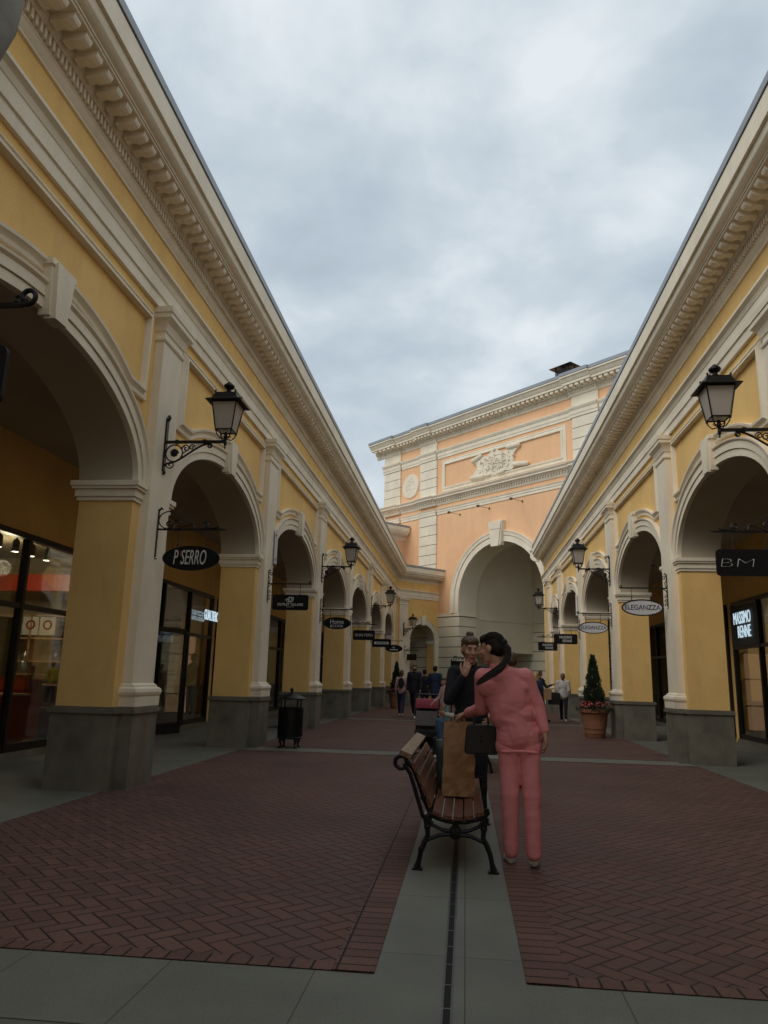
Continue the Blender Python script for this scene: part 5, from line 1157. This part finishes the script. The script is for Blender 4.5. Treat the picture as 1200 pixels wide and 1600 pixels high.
    for n in 'LR':
        P+=[('c',J['hip'+n],(.090 if near else .092)*k,J['kn'+n],(.070 if near else .064)*k),('c',J['kn'+n],(.068 if near else .064)*k,J['kn'+n].lerp(J['an'+n],.95),(.058 if near else .048)*k),('c',J['pelvis'],.11*k,J['hip'+n],.095*k)]
    bm=blob(P,vox,14 if near else 2,fold*.7,10,8)
    if near:
        bm.normal_update()
        for v in bm.verts: v.co+=v.normal*(noise.noise(Vector((v.co.x*7,v.co.y*6,v.co.z*16)))*.004-abs(noise.noise(Vector((v.co.x*4,v.co.y*9,v.co.z*7+4))))*.004)
    part('trousers',bm,M[bottom],t,smooth='all')
    for n in 'LR':
        a=J['an'+n]; to=J['to'+n]; bm=blob([('c',a+V(0,.02*k,-.045*k),.034*k,to,.030*k),('c',a,.036*k,a+V(0,.02*k,-.04*k),.038*k),('c',a.lerp(to,.5)+V(0,0,-.012),.036*k,to,.032*k)],min(vox,.012),1); part('shoe',bm,M[shoes],t,smooth='all')
    # face details
    k0=k; k=k*hs
    def hp(c): return hm@(Vector(c)*k*1.02)
    for sx_ in (-1,1):
        bm=bmesh.new(); ell(bm,hp((.029*sx_,-.082,.006)),(.0115*k,.007*k,.0050*k),hm.to_3x3(),12,8); e=part('eye',bm,M['eye_white'],t,smooth=True)
        bm=bmesh.new(); ell(bm,hp((.029*sx_,-.0878,.006)),(.0052*k,.0035*k,.0050*k),hm.to_3x3(),10,6); part('iris',bm,M['eye_dark'],e,smooth=True)
    bm=bmesh.new()
    for sx_ in (-1,1): tube(bm,[hp((.014*sx_,-.0935,.024)),hp((.030*sx_,-.0925,.030)),hp((.046*sx_,-.082,.024))],[.003*k,.0035*k,.0018*k],6)
    part('eyebrows',bm,M[hair],t,smooth=True)
    bm=bmesh.new(); ell(bm,hp((0,-.0965,-.0525)),(.022*k,.007*k,.0045*k),hm.to_3x3(),12,6); ell(bm,hp((0,-.0955,-.0610)),(.019*k,.007*k,.0055*k),hm.to_3x3(),12,6); part('lips',bm,M['lip'],t,smooth=True)
    if mask:
        bm=bmesh.new(); ell(bm,hp((0,-.055,-.048)),(.060*k,.062*k,.048*k),hm.to_3x3(),16,10); part('face_mask',bm,M['c_black'],t,smooth=True)
    # hair
    R3=hm.to_3x3()
    H=[('e',hp((0,.022,.040)),(.081*k,.093*k,.083*k),R3),('e',hp((0,.040,.005)),(.078*k,.078*k,.085*k),R3),('e',hp((0,-.022,.074)),(.077*k,.072*k,.052*k),R3)]
    if hstyle=='short': pass
    if hstyle=='long': H+=[('c',hp((0,.06,.0)),.072*k,hp((0,.075,-.16)),.060*k),('c',hp((.055,.03,-.02)),.03*k,hp((.06,.04,-.16)),.03*k),('c',hp((-.055,.03,-.02)),.03*k,hp((-.06,.04,-.16)),.03*k)]
    if hstyle=='bob': H+=[('c',hp((0,.05,.0)),.070*k,hp((0,.055,-.07)),.062*k),('e',hp((0,.03,-.02)),(.084*k,.07*k,.08*k),R3)]
    if hstyle=='bun': H=[('e',hp((0,.026,.038)),(.079*k,.092*k,.084*k),R3),('e',hp((0,.045,.0)),(.073*k,.070*k,.078*k),R3),('e',hp((0,-.018,.072)),(.073*k,.070*k,.050*k),R3),('e',hp((0,.035,.135)),(.035*k,.033*k,.028*k),R3)]
    if hstyle=='pony': H=[('e',hp((0,.024,.040)),(.079*k,.094*k,.084*k),R3),('e',hp((0,.045,.0)),(.074*k,.074*k,.080*k),R3),('e',hp((0,-.018,.072)),(.075*k,.070*k,.050*k),R3),('e',hp((0,.11,.03)),(.032*k,.03*k,.032*k),R3)]
    bm=blob(H,.008 if near else .012,1,.0035,38,2); ho=part('hair',bm,M[hair],t,smooth='all')
    if near:
        rr=random.Random(4); bm=bmesh.new()
        for i in range(150):
            a=rr.uniform(-1.35,1.35); pts=[]
            for j in range(9):
                u=j/8; th=R(-58)+u*R(205); y=-math.cos(th)*0; 
                yy=.022-.096*math.cos(th+R(40)); zz=.036+.090*math.sin(th+R(40)); lat=.082*math.sin(a)*math.sin(PI*(.16+.70*u))
                f=math.sqrt(max(.05,1-(lat/.086)**2)); pts.append(hp((lat+rr.uniform(-.001,.001),.022+(yy-.022)*f,.036+(zz-.036)*f)))
            tube(bm,pts,[.0012,.0022,.0024,.0024,.0024,.0024,.0022,.002,.001],4)
        part('hair_strands',bm,M[hair],ho,smooth=True)
    return t
# --- woman in salmon pink, back to the camera, leaning towards the other woman
O=V(.42,6.06,0)
def L_(x,y,z): return V(x,y,z)-O
J=dict(head=L_(.205,6.04,1.60),neck=L_(.262,6.05,1.452),chest=L_(.305,6.06,1.27),waist=L_(.365,6.07,1.10),pelvis=L_(.41,6.08,.95),
 shL=L_(.135,6.03,1.385),elL=L_(.128,6.15,1.135),wrL=L_(.015,6.39,1.085),shR=L_(.468,6.06,1.395),elR=L_(.562,6.08,1.165),wrR=L_(.605,6.03,.975),
 hipL=L_(.335,6.09,.92),knL=L_(.34,6.07,.50),anL=L_(.345,6.12,.085),toL=L_(.325,6.28,.03),hipR=L_(.485,6.08,.92),knR=L_(.50,6.04,.50),anR=L_(.51,6.05,.085),toR=L_(.535,6.21,.03))
hmx=Matrix.Rotation(R(-118),4,'Z')@Matrix.Rotation(R(8),4,'X')
pk=person('woman in a salmon pink jacket seen from behind, dark ponytail over her shoulder',tuple(O),0,J,'c_pink','c_pink','shoe_white','hair_dark','pony',1.0,.0065,near=True,fold=.0015,loose=.004,coat=.07,headm=hmx,
  handcfg={'L':dict(d=(-.55,.75,-.25),n=(.1,-.2,-1),side=1,curl=.75,thumb=.6),'R':dict(d=(.10,-.05,-1),n=(-1,.1,0),side=1,curl=.42)})
# ponytail: strands sweeping round to the left shoulder
bm=bmesh.new(); rnd=random.Random(2)
core=[V(.300,5.975,1.625),V(.328,5.935,1.575),V(.322,5.905,1.52),V(.285,5.885,1.465),V(.225,5.878,1.42),V(.155,5.885,1.375),V(.095,5.90,1.335)]
for i in range(110):
    a=rnd.uniform(0,2*PI); r=rnd.random()**.45*rnd.uniform(.9,1.12); pts=[];rs=[]
    for j,p in enumerate(core):
        wd=(.024,.036,.044,.046,.044,.036,.020)[j]; tt=a+j*.25
        pts.append(p+V(math.cos(tt)*wd*r*.6,math.sin(tt)*wd*r*.55,math.sin(tt+.8)*wd*r)+V(rnd.uniform(-.004,.004),rnd.uniform(-.004,.004),rnd.uniform(-.004,.004))-O); rs.append((.005,.006,.006,.0055,.005,.004,.0015)[j])
    tube(bm,pts,rs,6)
part('ponytail',bm,M['hair_dark'],pk,smooth=True)
bm=bmesh.new(); hmw=Matrix.Translation(J['head'])@hmx
tube(bm,[hmw@V(.028*math.cos(a),.115,.03+.028*math.sin(a)) for a in [2*PI*i/14 for i in range(15)]],.007,6); part('hair_tie',bm,M['c_black'],pk,smooth=True)
# stand-up collar and jacket hem
bm=bmesh.new()
prof=[(.066,-.035),(.072,.0),(.068,.035),(.062,.036),(.064,.0),(.060,-.035)]
lathe(bm,J['neck']+V(.0,.0,.0),prof,22,sx=1.05,sy=.95); bm.verts.ensure_lookup_table(); part('collar',bm,M['c_pink'],pk,smooth=True)
bm=bmesh.new(); n_=30
for kx in range(2):
    pass
hemr=[]; 
for a in range(n_+1):
    th=2*PI*a/n_; hemr.append(J['pelvis']+V(.005+.150*math.cos(th),.122*math.sin(th),-.118+.006*math.sin(3*th)))
tube(bm,hemr,.011,8); part('jacket_hem',bm,M['c_pink'],pk,smooth=True)
# --- woman in black, hand at her mouth
O=V(.06,8.02,0)
k=1.07
J=dict(head=L_(.052,7.93,1.66),neck=L_(.062,8.0,1.50),chest=L_(.062,8.02,1.31),waist=L_(.062,8.03,1.12),pelvis=L_(.065,8.03,.99),
 shR=L_(-.118,8.0,1.43),elR=L_(-.165,7.88,1.155),wrR=L_(-.012,7.80,1.40),shL=L_(.245,8.01,1.43),elL=L_(.31,8.0,1.15),wrL=L_(.25,7.83,1.02),
 hipR=L_(-.02,8.03,.95),knR=L_(-.02,8.0,.52),anR=L_(-.02,8.05,.085),toR=L_(-.03,7.89,.03),hipL=L_(.15,8.03,.95),knL=L_(.155,8.0,.52),anL=L_(.16,8.06,.085),toL=L_(.18,7.90,.03))
bk=person(hs=1.09,label='woman in a black sweater with hair in a bun, hand raised to her mouth',loc=tuple(O),rz=0,J=J,top='c_black',bottom='c_black',shoes='shoe_dark',hair='hair_brown',hstyle='bun',k=k,vox=.0065,near=True,fold=.004,loose=.004,headm=Matrix.Rotation(R(14),4,'Z')@Matrix.Rotation(R(6),4,'X'),
  handcfg={'R':dict(d=(.30,-.05,.95),n=(.15,1,.1),side=1,curl=.40,thumb=.8,spread=1.1),'L':dict(curl=.5)})
# --- man whose head shows behind the pink shoulder
person('man in a grey-green top standing behind the woman in pink, only his head showing',(.62,10.4,0),PI,stdpose(1.74),'darkbag','c_jeans','shoe_dark','hair_brown','short',1.0,.014,near=False)
# --- distant group on the left
G1='people walking in the distance on the left'
person('man in black with a black face mask walking towards the camera in white trainers',(-1.80,27.2,0),R(-4),stdpose(1.86,.75,.25,-.15,.25,.35),'c_black','c_black','shoe_white','hair_brown','short',1.08,.016,mask=True,group=G1,loose=.02,coat=.08)
person('walker in a pale pink top with a dark backpack, left of the man in black',(-2.35,28.3,0),PI,stdpose(1.66,.5,.1,-.1),'c_palepink','c_navy','shoe_white','hair_red','bob',1.0,.016,group=G1)
person('walker in a black coat partly hidden behind the man in black',(-1.55,29.3,0),PI,stdpose(1.72,-.4),'c_black','c_black','shoe_dark','hair_dark','short',1.0,.016,group=G1,coat=.1)
person('man in a dark blue hooded jacket seen from behind, right of the man in black',(-1.12,28.6,0),R(160),stdpose(1.84,.4,.15,.1,.5,.4),'c_navy','c_navy','shoe_dark','hair_dark','short',1.06,.016,group=G1,loose=.035,coat=.1)
t=thing('backpack','small dark backpack on the walker in the pale pink top','backpack',(-2.35,28.12,1.05)); bm=blob([('e',V(0,0,.15),(.12,.07,.19)),('e',V(0,-.04,.06),(.09,.05,.09))],.012,1); part('body',bm,M['c_black'],t,smooth='all')
# --- distant group on the right
G2='people walking in the distance on the right'
w1=person('woman in a white hooded top and black leggings walking away beside the right planter',(3.42,27.5,0),R(172),stdpose(1.67,.55,.1,-.1,.3,.6),'c_white','c_black','shoe_white','hair_red','bob',.99,.016,group=G2,loose=.025)
person('woman with long blonde hair in black clothes carrying a paper bag',(2.42,26.6,0),R(150),stdpose(1.68,.35,.1,.2,.9,1.3),'c_navy','c_black','shoe_dark','hair_blonde','long',1.0,.016,group=G2)
person('person in a black jacket holding up a phone, beside the blonde woman',(2.62,27.6,0),R(120),stdpose(1.76,-.3,.2,.5,.6,1.4),'c_black','c_black','shoe_dark','hair_brown','short',1.0,.016,group=G2)
person('person in a yellow top partly hidden behind the blonde woman',(2.22,28.6,0),PI,stdpose(1.66,.2),'c_yellow','c_navy','shoe_white','hair_red','short',1.0,.016,group=G2)
t=thing('paper_bag','small brown paper bag carried by the blonde woman','bag',(2.78,26.55,.78)); bm=bmesh.new(); frustum(bm,W,0,0,0,.36,.12,.13,.07,.06); part('body',bm,M['kraft'],t)
bm=bmesh.new(); tube(bm,[(-.05,0,.35),(-.04,0,.45),(.04,0,.45),(.05,0,.35)],.006,6); part('handle',bm,M['kraft'],t)
t=thing('shopping_bag','big black bag carried by the woman in the white hooded top','bag',(3.08,27.3,.60)); bm=bmesh.new(); frustum(bm,W,0,0,0,.40,.20,.21,.06,.05); part('body',bm,M['leather'],t)
bm=bmesh.new(); tube(bm,[(-.08,0,.40),(-.05,0,.55),(.05,0,.55),(.08,0,.40)],.008,6); part('handle',bm,M['leather'],t)
# --- seated adult in jeans with a child
O=V(-.08,12.75,0)
J=dict(head=L_(-.02,12.72,1.16),neck=L_(-.0,12.75,1.02),chest=L_(.03,12.76,.86),waist=L_(.06,12.76,.68),pelvis=L_(.06,12.76,.54),
 shL=L_(0.02,12.90,.98),elL=L_(-.12,12.92,.76),wrL=L_(-.30,12.84,.78),shR=L_(.02,12.60,.98),elR=L_(-.13,12.56,.76),wrR=L_(-.32,12.62,.80),
 hipL=L_(.0,12.84,.52),knL=L_(-.44,12.90,.60),anL=L_(-.36,12.95,.10),toL=L_(-.50,12.96,.035),hipR=L_(.0,12.68,.52),knR=L_(-.42,12.62,.68),anR=L_(-.33,12.58,.20),toR=L_(-.48,12.56,.14))
person('adult in a white shirt and blue jeans seated on the second bench, holding a child',tuple(O),0,J,'c_white','c_jeans','shoe_white','hair_brown','short',.98,.013,headm=Matrix.Rotation(R(-75),4,'Z')@Matrix.Rotation(R(15),4,'X'))
J=stdpose(1.0,.0,.7,.7,.6,.6,1.1)
person('small brown-haired child in a pale pink top standing beside the seated adult',(-.34,13.12,.42),R(-60),stdpose(.96,.0,.15,.3,.3,.6,1.1),'c_palepink','c_pattern','shoe_white','hair_brown','bob',.60,.010,fold=.003)
# the child stands on the front edge of the bench's side table: a toy box
t=thing('toy_box','low dark storage case the child is standing on beside the second bench','case',(-.34,13.12,0)); bm=bmesh.new(); box(bm,W,-.20,.20,-.18,.18,0,.40); bmesh.ops.bevel(bm,geom=list(bm.edges),offset=.02,segments=2,affect='EDGES'); part('body',bm,M['rubber'],t)
bm=bmesh.new(); tube(bm,[(-.05,-.185,.30),(-.05,-.21,.32),(.05,-.21,.32),(.05,-.185,.30)],.008,6); part('handle',bm,M['chrome'],t)
